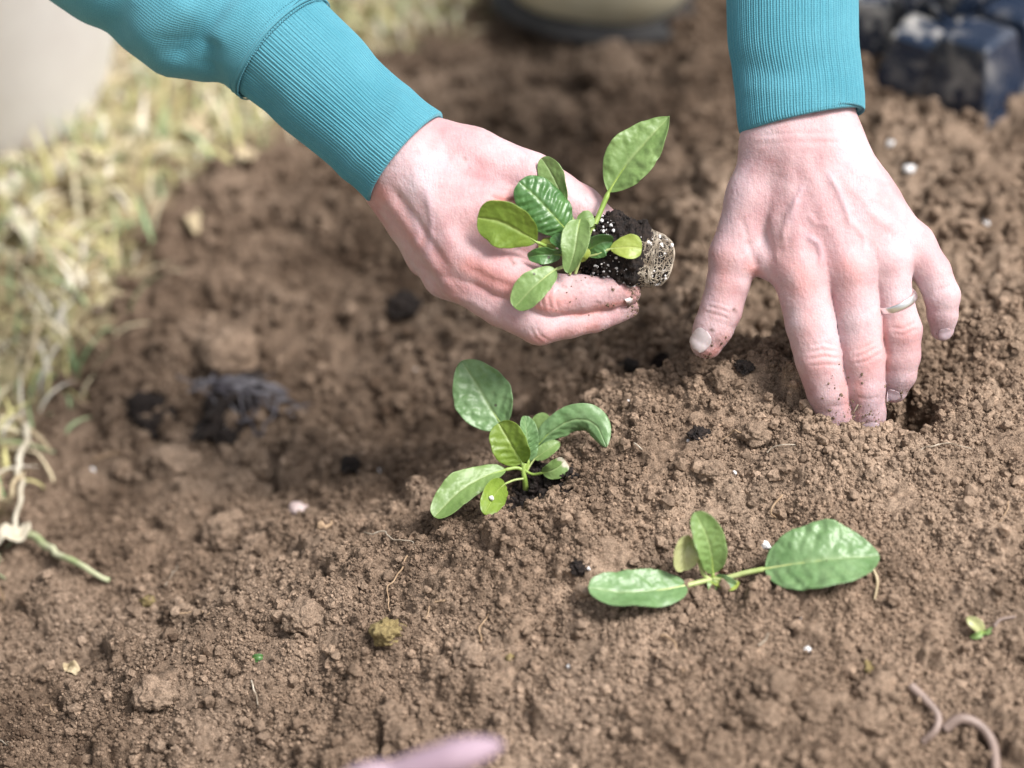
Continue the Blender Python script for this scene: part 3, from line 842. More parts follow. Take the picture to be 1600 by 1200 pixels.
reliefB = [
    ([(1228, 250), (1240, 330), (1252, 420)], 12, 1.7), ([(1254, 245), (1288, 330), (1322, 410)], 13, 1.5), ([(1285, 250), (1330, 330), (1380, 395)], 12, 1.3),
    ([(1310, 270), (1360, 330), (1415, 372)], 10, 1.6), ([(1248, 310), (1232, 335), (1222, 380)], 6, 2.4), ([(1255, 290), (1245, 312), (1236, 345)], 5, 2.0),
    ([(1260, 368), (1278, 380), (1284, 400), (1280, 420)], 5, 2.6), ([(1294, 272), (1310, 300), (1322, 330), (1330, 360)], 5, 2.0), ([(1205, 330), (1210, 380), (1215, 410)], 6, 1.5),
    ([(1330, 345), (1350, 370), (1352, 395)], 5, 1.5), ([(1262, 335), (1275, 350), (1300, 352)], 5, 1.3),
    ([(1262, 436), (1250, 440)], 20, 3.5), ([(1330, 422), (1334, 426)], 20, 3.0), ([(1386, 408), (1390, 412)], 18, 2.4),
    # knuckle creases
    ([(1262, 552), (1285, 546), (1310, 550)], 3, -1.6), ([(1262, 562), (1287, 557), (1313, 560)], 3, -1.6), ([(1264, 573), (1288, 570), (1314, 571)], 3, -1.2), ([(1266, 541), (1286, 536), (1306, 540)], 3, -0.9),
    ([(1333, 560), (1352, 553), (1372, 542)], 3, -1.6), ([(1335, 569), (1356, 564), (1376, 552)], 3, -1.4), ([(1332, 548), (1350, 544), (1368, 534)], 3, -1.0),
    ([(1392, 512), (1410, 514), (1432, 504)], 3, -1.6), ([(1394, 521), (1412, 524), (1434, 513)], 3, -1.2),
    ([(1300, 636), (1315, 634), (1326, 632)], 3, -1.0), ([(1342, 622), (1358, 624), (1374, 620)], 3, -1.0),
    ([(1104, 478), (1122, 482), (1142, 490)], 3, -1.3), ([(1100, 487), (1120, 492), (1140, 498)], 3, -1.2), ([(1106, 470), (1124, 473), (1142, 480)], 3, -0.8),
    ([(1462, 455), (1476, 450), (1488, 445)], 3, -0.9),
    ([(1168, 375), (1176, 400), (1182, 418)], 6, -2.5), ([(1158, 340), (1168, 372)], 6, -1.4),
    ([(1180, 212), (1240, 208), (1320, 208)], 4, -0.9), ([(1176, 226), (1240, 222), (1325, 222)], 4, -0.7),
]
tintsB = [
    (0, [(1252, 430), (1256, 445)], 26, 0.36), (0, [(1328, 418), (1332, 424)], 22, 0.35), (0, [(1220, 395), (1235, 415)], 24, 0.35), (0, [(1285, 560), (1287, 566)], 26, 0.35),
    (0, [(1354, 556), (1356, 562)], 24, 0.35), (0, [(1412, 514), (1414, 518)], 22, 0.3), (0, [(1140, 540), (1100, 562)], 14, 0.75), (0, [(1130, 400), (1125, 440)], 20, 0.35),
    (0, [(1270, 500), (1262, 530)], 20, 0.3), (0, [(1318, 600), (1325, 650)], 8, 0.5), (0, [(1342, 600), (1344, 650)], 8, 0.45), (0, [(1382, 500), (1386, 580)], 7, 0.45), (0, [(1176, 420), (1184, 430)], 12, 0.6),
    (1, [(1255, 290), (1245, 312), (1236, 345)], 6, 0.30), (1, [(1260, 368), (1278, 380), (1284, 400)], 6, 0.35), (1, [(1294, 272), (1310, 300), (1322, 330)], 6, 0.30),
    (1, [(1112, 420), (1108, 470)], 10, 0.35), (1, [(1165, 250), (1140, 330), (1122, 380)], 16, 0.30), (1, [(1360, 640), (1362, 680)], 26, 0.55), (1, [(1312, 645), (1318, 690)], 22, 0.4), (1, [(1400, 600), (1400, 640)], 18, 0.45), (1, [(1474, 500), (1474, 530)], 14, 0.3),
    (2, [(1147, 484), (1149, 486)], 4.0, 1.0), (2, [(1111, 515), (1114, 517)], 3.2, 1.0), (2, [(1137, 534), (1139, 538)], 2.5, 0.8), (2, [(1085, 556), (1100, 563)], 5, 0.7), (2, [(1095, 548), (1094, 560)], 2, 0.8),
    (2, [(1290, 640), (1330, 650)], 26, 0.45), (2, [(1345, 640), (1375, 645)], 24, 0.45), (2, [(1395, 600), (1415, 605)], 22, 0.42), (2, [(1470, 500), (1478, 520)], 18, 0.4), (2, [(1120, 540), (1095, 555)], 16, 0.42),
    (2, [(1345, 655), (1375, 662)], 8, 0.8), (2, [(1300, 655), (1325, 662)], 8, 0.6), (2, [(1392, 618), (1408, 626)], 6, 0.5),
]
handB = build_hand('hand', 'hand with a silver ring, fingers dug into the soil', person, (1060, 40, -85), (1520, 745, 130), palmB, fingB, reliefB, tintsB, kp=34)
nail(handB, (1093, 531, 12), (-0.62, 0.72, 0.25), (-0.26, -0.12, -0.95), 18, 19, MAT['nail'], 0.25)
nail(handB, (1395, 614, 4), (-0.25, 0.80, 0.55), (-0.05, 0.45, -0.9), 11, 10, MAT['nail_cold'], 0.35)
nail(handB, (1476, 521, 3), (0.05, 0.85, 0.5), (0.12, 0.35, -0.93), 11, 11, MAT['nail_cold'], 0.25)
nail(handB, (1359, 668, -8), (0.1, 0.85, 0.45), (0.05, 0.30, -0.95), 16, 14, MAT['nail_cold'], 0.4)

# the ring
def build_ring(parent, c, axis, r, half, thick):
    c = pc(*c); A = unit(np.array(axis, float)); s = unit(np.cross(A, [0, 0, 1.0])); t = np.cross(A, s)
    prof = []
    for a in np.linspace(0, 2 * np.pi, 14, endpoint=False):
        ca, sa = math.cos(a), math.sin(a)
        prof.append((np.sign(ca) * abs(ca) ** 0.6 * half, np.sign(sa) * abs(sa) ** 0.8 * thick))
    th = np.linspace(0, 2 * np.pi, 72, endpoint=False); V = []
    for q in th:
        rd = math.cos(q) * s + math.sin(q) * t
        for pa, pr in prof: V.append(c + A * pa * SP + rd * (r + pr) * SP)
    V = np.array(V); n = len(prof)
    f = np.vstack([grid_faces(72, n, True), np.stack([71 * n + np.arange(n), 71 * n + (np.arange(n) + 1) % n, (np.arange(n) + 1) % n, np.arange(n)], -1)])
    return mk('ring', c2w(V), f, MAT['silver'], parent)
prop(build_ring(handB, (1399.5, 471, -15), (0.40, 0.86, 0.30), 32.6, 6.2, 2.0), 'plain polished silver wedding ring')

# ================================================================== sleeves
def sweep_sleeve(name, mat, parent, rings, n_ang, n_len, ribs=0, rib_amp=0.0, lip=True, bumps=None, label=None, lip_th=5.0, uvs=1.0):
    """rings: (x, y, z, half width in the image, half depth, phase) in pixels, from the arm towards the hand"""
    Pth = np.array([list(pc(r[0], r[1], r[2])) + [r[3] * SP, r[4] * SP] for r in rings])
    S_ = spline(Pth, n_len); path = S_[:, :3]; a, b = S_[:, 3], S_[:, 4]
    T = unit(np.gradient(path, axis=0))
    side = unit(np.cross(np.array([0, 0, 1.0]), T)); dep = np.cross(T, side)   # side in the image, dep along the view
    th = np.linspace(0, 2 * np.pi, n_ang, endpoint=False)
    Vs = []; ribv = []; uv = []
    seg = np.concatenate([[0], np.cumsum(np.linalg.norm(np.diff(path, axis=0), axis=1))])
    rp = np.cos(th * ribs) if ribs else np.zeros_like(th)
    rs = np.sign(rp) * np.abs(rp) ** 0.7
    for k in range(n_len):
        off = rib_amp * SP * rs
        ring = path[k] + ((a[k] + off) * np.cos(th))[:, None] * side[k] + ((b[k] + off) * np.sin(th))[:, None] * dep[k]
        if bumps is not None:
            nr = unit(np.cos(th)[:, None] * side[k] / a[k] + np.sin(th)[:, None] * dep[k] / b[k])
            ring = ring + nr * (bumps(to_px(ring), seg[k], th) * SP * min(1.0, (n_len - 1 - k) / 14.0))[:, None]
        Vs.append(ring); ribv.append(np.clip(-rs, 0, 1) * (1 if ribs else 0)); uv.append(np.stack([th / (2 * np.pi) * 0.19 / 1.0, np.full(n_ang, seg[k])], -1))
    if lip:
        k = n_len - 1
        for q in np.linspace(0, np.pi, 7)[1:]:
            ins = lip_th * SP * (1 - math.cos(q)); fwd = lip_th * SP * math.sin(q)
            Vs.append(path[k] + T[k] * fwd + ((a[k] + rib_amp * SP * rs * 0.6 - ins) * np.cos(th))[:, None] * side[k] + ((b[k] + rib_amp * SP * rs * 0.6 - ins) * np.sin(th))[:, None] * dep[k])
            ribv.append(ribv[-1] * 0.7); uv.append(np.stack([th / (2 * np.pi) * 0.19, np.full(n_ang, seg[k] + q * 0.001)], -1))
        for back in (12, 30, 55, 85):
            kk = max(0, k - int(back * SP / max(seg[-1] / n_len, 1e-9)))
            Vs.append(path[kk] + ((a[kk] - 2 * lip_th * SP) * np.cos(th))[:, None] * side[kk] + ((b[kk] - 2 * lip_th * SP) * np.sin(th))[:, None] * dep[kk])
            ribv.append(ribv[-1] * 0); uv.append(np.stack([th / (2 * np.pi) * 0.19, np.full(n_ang, seg[kk])], -1))
    V = np.array(Vs)
    o = mk(name, c2w(V.reshape(-1, 3)), grid_faces(len(Vs), n_ang, True), mat, parent, attrs={'rib': np.array(ribv).ravel()}, uv=np.array(uv).reshape(-1, 2))
    if label: prop(o, label)
    return o, path, side, dep, a, b, T

# --- sleeve of the holding hand
def bumpsA(px, s, th):
    b = np.zeros(len(px))
    def g(line, wdt, amp): return amp * np.exp(-(pdist(px[:, :2], line)[0] / wdt) ** 2)
    b += g([(440, -70), (352, -5), (318, 40), (280, 82)], 17, -24) + g([(425, -40), (390, 15), (352, 62)], 26, 15)
    b += g([(280, 15), (235, 55), (262, 100)], 30, 13) + g([(330, 75), (325, 100), (345, 135)], 15, -20) + g([(225, -60), (180, -10), (170, 40)], 26, -14)
    b += g([(150, -120), (120, -60)], 30, 16)
    return b * 1.0
slA, *_ = sweep_sleeve('sleeve', MAT['jersey'], person,
    [(-900, -1500, 900, 210, 200, 0), (-620, -1100, 640, 190, 180, 0), (-300, -640, 380, 178, 165, 0), (-60, -330, 200, 172, 150, 0), (80, -190, 130, 160, 135, 0), (200, -80, 90, 140, 125, 0), (300, -5, 72, 124, 112, 0), (392, 38, 62, 112, 100, 0), (436, 70, 56, 101, 94, 0)],
    420, 260, bumps=bumpsA, lip=False, label='bunched teal sleeve above the ribbed cuff of the holding hand')
def bumpsCA(px, s, th):
    b = np.zeros(len(px))
    def g(line, wdt, amp): return amp * np.exp(-(pdist(px[:, :2], line)[0] / wdt) ** 2)
    b += g([(590, 95), (600, 130), (560, 190)], 26, -4) + g([(630, 150), (600, 215), (540, 270)], 16, 3) + g([(390, 120), (420, 165)], 24, -5)
    return b
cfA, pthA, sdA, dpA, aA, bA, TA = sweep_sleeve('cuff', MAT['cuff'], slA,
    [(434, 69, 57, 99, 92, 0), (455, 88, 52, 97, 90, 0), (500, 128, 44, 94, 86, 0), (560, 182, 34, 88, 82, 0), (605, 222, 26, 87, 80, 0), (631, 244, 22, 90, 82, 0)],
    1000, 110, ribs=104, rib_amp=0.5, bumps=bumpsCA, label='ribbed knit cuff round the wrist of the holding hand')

def seam(parent, path, side, dep, a, b, k, th0, th1, grow, n_st, name='stitching'):
    """the flat seam: a raised welt with two rows of stitches beside it"""
    th = np.linspace(0, 2 * np.pi, 160)
    ctr = path[k]; T = unit(path[min(k + 1, len(path) - 1)] - path[max(k - 1, 0)])
    ringp = ctr + ((a[k] + grow * SP) * np.cos(th))[:, None] * side[k] + ((b[k] + grow * SP) * np.sin(th))[:, None] * dep[k]
    v, f = tube(ringp, 2.6 * SP, 8, False)
    mk('seam_welt', c2w(v), f, MAT['jersey'], parent)
    V = []; Fc = []; nn = 0
    for row, off in ((0, -9.0), (1, 7.0)):
        for q in np.linspace(0, 2 * np.pi, n_st, endpoint=False):
            e = 0.5 * 2 * np.pi / n_st
            pts = []
            for w_ in np.linspace(-0.6, 0.6, 5):
                t = q + w_ * e; lift = grow + 1.6 * (1 - (w_ / 0.6) ** 2)
                pts.append(ctr + T * (off * SP) + (a[k] + (lift + off * -0.06) * SP) * math.cos(t) * side[k] + (b[k] + (lift + off * -0.06) * SP) * math.sin(t) * dep[k])
            tv, tf = tube(np.array(pts), 1.0 * SP, 5, True)
            V.append(tv); Fc += [tuple(np.array(x) + nn) for x in tf]; nn += len(tv)
    o = mk(name, c2w(np.vstack(V)), np.array(Fc, dtype=object), MAT['jersey'], parent); o['kind'] = 'stuff'
seam(slA, pthA, sdA, dpA, aA, bA, 3, 0, 0, 3.2, 130)

# --- sleeve of the digging hand (only its cuff shows in the photo)
slB, *_ = sweep_sleeve('sleeve', MAT['jersey'], person,
    [(1750, -1500, 1000, 210, 200, 0), (1620, -1100, 720, 190, 180, 0), (1440, -640, 430, 172, 165, 0), (1320, -360, 240, 160, 150, 0), (1262, -220, 130, 142, 132, 0), (1240, -150, 92, 122, 112, 0), (1238, -118, 82, 106, 98, 0)],
    200, 130, lip=False, label='teal sleeve above the cuff of the digging hand')
def bumpsCB(px, s, th):
    def g(line, wdt, amp): return amp * np.exp(-(pdist(px[:, :2], line)[0] / wdt) ** 2)
    return g([(1150, 100), (1230, 115), (1290, 95)], 20, -2.5) + g([(1170, 140), (1260, 150)], 18, 1.5) + g([(1340, 150), (1352, 186)], 14, 2)
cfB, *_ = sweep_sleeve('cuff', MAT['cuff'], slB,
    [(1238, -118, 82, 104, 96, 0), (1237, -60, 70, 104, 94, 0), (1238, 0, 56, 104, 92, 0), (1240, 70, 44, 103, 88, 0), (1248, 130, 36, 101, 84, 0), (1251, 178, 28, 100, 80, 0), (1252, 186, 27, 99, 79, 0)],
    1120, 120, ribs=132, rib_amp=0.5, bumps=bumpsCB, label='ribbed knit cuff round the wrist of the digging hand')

# grains of soil stuck to the fingers
def specks(hand, spots):
    v = SKIN[hand.name]; px = to_px(v); P = []
    for x, y, r, k in spots:
        d = np.hypot(px[:, 0] - x, px[:, 1] - y); c = np.where(d < r)[0]
        c = c[px[c, 2] < np.median(px[c, 2]) + 4]
        wgt = np.exp(-(d[c] / (0.6 * r)) ** 2); P.append(c2w(v[rng.choice(c, k, p=wgt / wgt.sum())]))
    P = np.vstack(P)
    scatter('soil_specks', P, 0.00022 + 0.00065 * rng.random(len(P)) ** 3, MAT['crumb'], 'grains of soil stuck to the skin', None, 2, tone=0.15 + 0.4 * rng.random(len(P)), amp=0.8, parent=hand)
specks(handA, [(994, 458, 16, 34), (990, 484, 14, 30), (955, 470, 36, 16), (905, 442, 26, 10), (935, 505, 30, 12), (865, 475, 30, 5)])
specks(handB, [(1315, 645, 30, 40), (1356, 650, 28, 40), (1400, 612, 22, 24), (1474, 522, 16, 16), (1100, 555, 20, 22), (1128, 530, 26, 10), (1300, 600, 40, 12), (1345, 600, 36, 12)])

# ================================================================== seedlings
def leaf(parent, mid, hw, mat, roll=(0, 0), cup=0.25, peak=(0.85, 0.60), veins=7, pucker=0.03, pet=None, pet_r=(2.2, 0.7), stalk='stalk',
         wave=0.03, dry=0.0, label=None, n=84, m=43, bend=0.0, notch=None):
    """a leaf along the pixel path mid (x, y, depth); hw = greatest half width; roll = turn about the midrib, degrees, base and tip"""
    P = spline(pcs(mid), n); T = unit(np.gradient(P, axis=0))
    V0 = np.array([0, 0, 1.0])
    S0 = np.cross(V0, T)
    # where the rib runs along the view, borrow the neighbouring side direction
    S0 = unit(S0 + 1e-6); N0 = unit(np.cross(T, S0)); flip = np.sign(-N0[:, 2] + 1e-9)[:, None]; N0 = N0 * flip
    t = np.linspace(0, 1, n)
    rl = np.radians(np.interp(t, np.linspace(0, 1, len(roll)), roll))[:, None]
    S = S0 * np.cos(rl) + N0 * np.sin(rl); Nn = -S0 * np.sin(rl) + N0 * np.cos(rl)
    p, q = peak; tp = p / (p + q); w = (np.clip(t, 1e-4, 1) ** p) * (np.clip(1 - t, 0, 1) ** q); w = w / (tp ** p * (1 - tp) ** q)
    w = np.maximum(w, 0.012) * hw * SP
    u = np.linspace(-1, 1, m)
    ph = rng.uniform(0, 6.28, 4)
    L = np.linalg.norm(np.diff(P, axis=0), axis=1).sum()
    Vv = np.zeros((n, m, 3)); vein = np.zeros((n, m)); dr = np.zeros((n, m))
    for j, uu in enumerate(u):
        au = abs(uu)
        phs = t * veins * 1.15 - au * (1.35 if uu > 0 else 1.25) + (0.0 if uu > 0 else 0.35) + 0.12 * np.sin(5 * t + ph[0])
        fr = phs - np.floor(phs)
        side = np.exp(-(np.minimum(fr, 1 - fr) / 0.10) ** 2) * (1 - au) ** 0.7
        midv = math.exp(-(uu / 0.075) ** 2)
        pk = (0.5 - 0.5 * np.cos(2 * np.pi * fr)) * (au ** 0.6) * (1 - au ** 3)
        hgt_ = cup * w * (au ** 1.6) - 0.05 * w * midv + 0.8 * pucker * L * pk * np.sin(np.pi * np.clip(t, 0, 1)) ** 0.5
        hgt_ = hgt_ + wave * L * au ** 3 * np.sin(9 * t + ph[1] + (2.1 if uu > 0 else 0)) * np.sin(np.pi * t) + 0.018 * L * vnoise(np.stack([t * 4 + ph[2], np.full(n, uu * 2.0), t * 0 + ph[3]], -1)) * au
        hgt_ = hgt_ + (0.026 + 0.6 * pucker) * L * fbm(np.stack([t * L * 260 + ph[2], np.full(n, uu) * w * 260, t * 0 + ph[3]], -1), 3) * (0.35 + 0.65 * au) * np.sin(np.pi * np.clip(t, 0, 1)) ** 0.5 * 0.5
        edge = 1 + 0.03 * np.sin(9 * t + ph[2] + (1.3 if uu > 0 else 0)) + 0.012 * np.sin(27 * t + ph[0] + uu) * (au > 0.6)
        lat = uu * w * edge
        Vv[:, j] = P + S * lat[:, None] + Nn * hgt_[:, None]
        vein[:, j] = np.clip(midv + 0.22 * side, 0, 1)
        dr[:, j] = np.clip((t - (1 - dry)) * 12 + 0.6 * math.sin(uu * 6), 0, 1) if dry else 0
    o = mk('leaf', c2w(Vv.reshape(-1, 3)), grid_faces(n, m), mat if not isinstance(mat, str) else MAT[mat], parent, attrs={'vein': vein.ravel(), 'dry': dr.ravel()})
    md = o.modifiers.new('thickness', 'SOLIDIFY'); md.thickness = 0.00022; md.offset = 0
    if label: prop(o, label)
    # stalk running on as the raised midrib
    rib = P[: int(n * 0.80)] + Nn[: int(n * 0.80)] * (-0.05 * w[: int(n * 0.80), None] - 0.0004 * t[: int(n * 0.80), None])
    pth = rib
    if pet is not None:
        pp = spline(np.vstack([pcs(pet), P[:1]]), 18)[:-1]; pth = np.vstack([pp, rib])
        rad = np.concatenate([np.full(len(pp), pet_r[0]), pet_r[0] * 0.75 * np.linspace(1, 0.0, len(rib)) ** 2.2 * 0.8 + 0.2])
    else:
        rad = np.linspace(pet_r[0] * 0.8, 0.3, len(rib))
    v_, f_ = tube(pth, rad * SP, 8)
    so = mk('stalk', c2w(v_), np.array(f_, dtype=object), MAT[stalk], o)
    return o

def stem(parent, pts, r, mat='stalk'):
    P = spline(pcs(pts), 24); v_, f_ = tube(P, np.linspace(r[0], r[1], 24) * SP, 10)
    return mk('stem', c2w(v_), np.array(f_, dtype=object), MAT[mat], parent)

def lump(name, c, r, mat, parent=None, sub=3, squash=(1, 1, 0.8), amp=0.35, freq=1.6, seed=0, fine=0.08, smooth=True):
    v, f = ico(sub); s = np.array([seed * 3.7, seed * 1.3, seed * 2.9])
    k = 1 + amp * fbm(v * freq + s, 3) + fine * fbm(v * 7 + s, 3)
    v = v * k[:, None] * np.array(squash) * r
    a = seed * 1.7; c_, s_ = math.cos(a), math.sin(a)
    v = v @ np.array([[c_, -s_, 0], [s_, c_, 0], [0, 0, 1]])
    return mk(name, v + np.asarray(c), f, MAT[mat] if isinstance(mat, str) else mat, parent, origin=np.asarray(c), smooth=smooth,
              attrs={'tone': np.clip(0.6 + 0.12 * fbm(v / r * 3, 2), 0, 1)})

# ---- the held plug seedling
held = empty('seedling', pw(905, 395, 0))
prop(held, 'young spinach seedling with bare root plug held in the hand', 'seedling')
# root plug: a tapered block of potting mix, its end wrapped in roots
def root_plug(parent):
    ax0, ax1 = pc(908, 380, 8), pc(1052, 414, 4)
    A = unit(ax1 - ax0); S = unit(np.cross([0, 0, 1.0], A)); B = np.cross(A, S); L = np.linalg.norm(ax1 - ax0)
    nu, nv = 150, 120; V = np.zeros((nu, nv, 3)); th = np.linspace(0, 2 * np.pi, nv, endpoint=False)
    for i, t in enumerate(np.linspace(0, 1, nu)):
        r = np.interp(t, [0, 0.03, 0.10, 0.3, 0.62, 0.70, 0.84, 0.93, 0.98, 1.0], [2, 30, 46, 54, 50, 43, 39, 32, 20, 2]) * SP
        c, s = np.cos(th), np.sin(th)
        sq = (np.abs(c) ** 2.5 + np.abs(s) ** 2.5) ** (-1 / 2.5)
        V[i] = ax0 + A * (L * t) + (r * sq * c)[:, None] * S + (r * sq * s)[:, None] * B
    q = V.reshape(-1, 3); ctr = ax0 + A * np.clip(((q - ax0) @ A), 0, L)[:, None]; nrm = unit(q - ctr)
    tt = ((q - ax0) @ A) / L
    d = (0.0035 * fbm(q * 110, 3) + 0.0018 * fbm(q * 420, 3)) * np.clip((0.74 - tt) / 0.12, 0.12, 1.0)
    q = q + nrm * d[:, None]
    o = mk('root_plug', c2w(q), grid_faces(nu, nv, True), MAT['peat'], parent, attrs={'tone': np.full(len(q), 0.5)})
    prop(o, 'black potting mix plug with white specks')
    # roots round the end
    V2, F2, k = [], [], 0
    r2 = np.random.default_rng(4)
    def surf(t, a, lift=1.5):
        r = np.interp(t, [0.55, 0.62, 0.70, 0.84, 0.93, 0.98, 1.0], [50, 49, 43, 39, 32, 20, 4])
        c, s = math.cos(a), math.sin(a); sq = (abs(c) ** 2.5 + abs(s) ** 2.5) ** (-1 / 2.5)
        return ax0 + A * (L * t) + ((r + lift) * SP * sq * c) * S + ((r + lift) * SP * sq * s) * B
    for i in range(180):
        t = r2.uniform(0.62, 0.98); a = r2.uniform(0, 6.28); pts = []
        along = r2.random() < 0.45
        ln = int(r2.integers(10, 26)); dt, da = (r2.normal(0, 0.018), r2.normal(0, 0.05)) if along else (r2.normal(0, 0.006), r2.choice([-1, 1]) * r2.uniform(0.08, 0.16))
        for s in range(ln):
            pts.append(surf(np.clip(t, 0.6, 0.995), a, 1.2 + 2.2 * r2.random())); t += dt + r2.normal(0, 0.006); a += da + r2.normal(0, 0.05)
            if t > 0.99: dt = -abs(dt)
            if t < 0.62: dt = abs(dt)
        tv, tf = tube(spline(np.array(pts), ln * 2), r2.uniform(0.2, 0.62) * SP, 5)
        V2.append(tv); F2 += [tuple(np.array(x) + k) for x in tf]; k += len(tv)
    ro = mk('roots', c2w(np.vstack(V2)), np.array(F2, dtype=object), MAT['root'], o); prop(ro, 'mesh of fine pale roots round the plug end', kind='stuff')
    # perlite
    n = 700; t = r2.uniform(0.05, 0.95, n); a = r2.uniform(0, 6.28, n)
    def surf2(t, a):
        r = np.interp(t, [0, 0.03, 0.10, 0.3, 0.62, 0.70, 0.84, 0.93, 0.98, 1.0], [2, 30, 46, 54, 50, 43, 39, 32, 20, 2])
        c, s = math.cos(a), math.sin(a); sq = (abs(c) ** 2.5 + abs(s) ** 2.5) ** (-1 / 2.5)
        return ax0 + A * (L * t) + (r * SP * sq * c) * S + (r * SP * sq * s) * B
    PP = c2w(np.array([surf2(x, y) for x, y in zip(t, a)]))
    sz = (0.45 + 1.9 * r2.random(n) ** 3) * SP * 1.5
    scatter('perlite', PP, sz, MAT['perlite'], 'white perlite specks in the potting mix', None, 2, amp=0.5, parent=o)
    # loose dark crumbs that break the outline
    n = 900; t = 0.62 * r2.random(n); a = r2.uniform(0, 6.28, n)
    PP = c2w(np.array([surf2(x, y) for x, y in zip(t, a)]) + r2.normal(0, 0.0009, (n, 3)))
    scatter('potting_mix', PP, (1.2 + 3.0 * r2.random(n) ** 2) * SP, MAT['peat'], 'loose crumbs of black potting mix', None, 2, amp=0.8, parent=o)
    return o
root_plug(held)
lf = lambda *a, **k: leaf(held, *a, **k)
lf([(951, 300, -22), (975, 262, -30), (1008, 222, -34), (1046, 182, -30)], 39, 'leaf_pale', roll=(12, 24), cup=0.22, peak=(0.80, 0.95), pucker=0.012, veins=6, pet=[(913, 398, -40), (925, 362, -30), (940, 326, -24)], pet_r=(4.2, 1.6))
lf([(886, 361, -48), (866, 338, -60), (838, 308, -64), (811, 284, -60)], 36, 'leaf_dark', roll=(-6, -6), cup=-0.25, peak=(0.40, 0.40), pucker=0.045, veins=8, pet=[(901, 396, -40)], pet_r=(3.0, 1.2))
lf([(838, 378, -62), (812, 362, -76), (780, 346, -84), (746, 340, -84)], 37, 'leaf_lime', roll=(16, 24), cup=0.18, peak=(0.66, 0.40), pucker=0.008, veins=5, pet=[(900, 402, -42), (868, 391, -46)], pet_r=(2.8, 1.2))
lf([(884, 318, -44), (872, 292, -42), (860, 268, -40), (846, 247, -34)], 20, 'leaf_pale', roll=(26, 20), cup=0.25, peak=(0.7, 0.5), pucker=0.01, veins=5, pet=[(903, 396, -38), (897, 350, -40)], pet_r=(2.0, 0.9), stalk='stalk_pale')
lf([(906, 343, -66), (902, 366, -78), (897, 396, -84), (887, 427, -82)], 22, 'leaf_pale', roll=(-14, -26), cup=0.3, peak=(0.35, 0.55), pucker=0.006, veins=5, pet=[(906, 394, -46), (911, 358, -58)], pet_r=(2.2, 1.0))
lf([(953, 389, -62), (966, 387, -66), (984, 386, -68), (1003, 388, -66)], 19, 'leaf_yellow', roll=(10, 10), cup=0.15, peak=(0.75, 0.38), pucker=0.004, veins=4, pet=[(906, 402, -46), (930, 398, -56)], pet_r=(2.0, 1.0), stalk='stalk_pale')
lf([(914, 396, -52), (926, 386, -60), (942, 378, -64), (957, 378, -60)], 20, 'leaf_dark', roll=(-26, -36), cup=0.5, peak=(0.5, 0.45), pucker=0.02, veins=5)
lf([(876, 398, -58), (860, 398, -64), (842, 398, -66), (825, 402, -60)], 13, 'leaf_dark', roll=(30, 20), cup=0.4, peak=(0.4, 0.4), pucker=0.02, veins=4, pet=[(902, 402, -46)], pet_r=(2, 1))
lf([(892, 402, -52), (884, 390, -58), (872, 378, -60), (860, 372, -56)], 13, 'leaf_dark', roll=(-20, -30), cup=0.5, peak=(0.5, 0.5), pucker=0.03, veins=5)
lf([(868, 421, -66), (850, 434, -74), (828, 454, -78), (804, 481, -74)], 24, 'leaf_pale', roll=(-16, -10), cup=0.2, peak=(0.55, 0.42), pucker=0.006, veins=5, pet=[(902, 404, -46), (884, 415, -58)], pet_r=(2.6, 1.2), stalk='stalk_pale')
lf([(904, 408, -54), (908, 400, -60), (914, 394, -62), (918, 388, -60)], 10, 'leaf_yellow', roll=(0, 0), cup=0.3, peak=(0.5, 0.5), pucker=0.004, veins=3)
lf([(906, 352, -36), (912, 346, -38), (920, 342, -38), (928, 340, -34)], 14, 'leaf_pale', roll=(10, 10), cup=0.2, peak=(0.5, 0.5), pucker=0.004, veins=3)
lf([(842, 388, -40), (852, 382, -42), (862, 380, -42), (872, 384, -40)], 9, 'leaf_yellow', roll=(0, 0), cup=0.2, peak=(0.5, 0.5), pucker=0.004, veins=3)
stem(held, [(899, 428, -40), (904, 412, -44), (908, 396, -42)], (2.2, 3.4), 'stalk_pale')
stem(held, [(890, 430, -44), (897, 405, -46), (899, 388, -44), (897, 372, -42)], (2.0, 1.6), 'stalk_pale')

# ---- the planted seedling
b0 = gz(822, 757); zz = lambda *a: [(x, y, b0 + d) for x, y, d in a]
planted = empty('seedling', pw(822, 757, b0))
prop(planted, 'young spinach seedling standing planted in the soil at the ridge edge', 'seedling')
lf = lambda *a, **k: leaf(planted, *a, **k)
lf(zz((786, 668, 6), (764, 634, 12), (744, 600, 16), (721, 564, 14)), 46, 'leaf_blue', roll=(8, 2), cup=0.24, peak=(0.52, 0.62), pucker=0.032, veins=5, pet=zz((819, 735, -8), (804, 700, 0)), pet_r=(3.2, 1.6), label='largest leaf, broad and grey green')
lf(zz((816, 724, -16), (805, 706, -24), (794, 686, -28), (779, 661, -26)), 30, 'leaf_lime', roll=(22, 10), cup=0.32, peak=(0.45, 0.42), pucker=0.03, veins=5, pet=zz((820, 738, -10),), pet_r=(3.2, 1.4))
lf(zz((826, 720, -12), (825, 700, -16), (823, 676, -16), (819, 650, -12)), 16, 'leaf_blue', roll=(-20, -26), cup=0.55, peak=(0.45, 0.45), pucker=0.07, veins=7, pet=zz((821, 738, -10),), pet_r=(2.4, 1.0))
lf(zz((836, 700, -10), (862, 674, -20), (898, 656, -28), (930, 664, -38), (948, 699, -46)), 25, 'leaf_blue', roll=(-32, -26, -20, -14), cup=-0.35, peak=(0.85, 0.70), pucker=0.008, veins=6, pet=zz((822, 736, -10), (828, 716, -10)), pet_r=(2.6, 1.2))
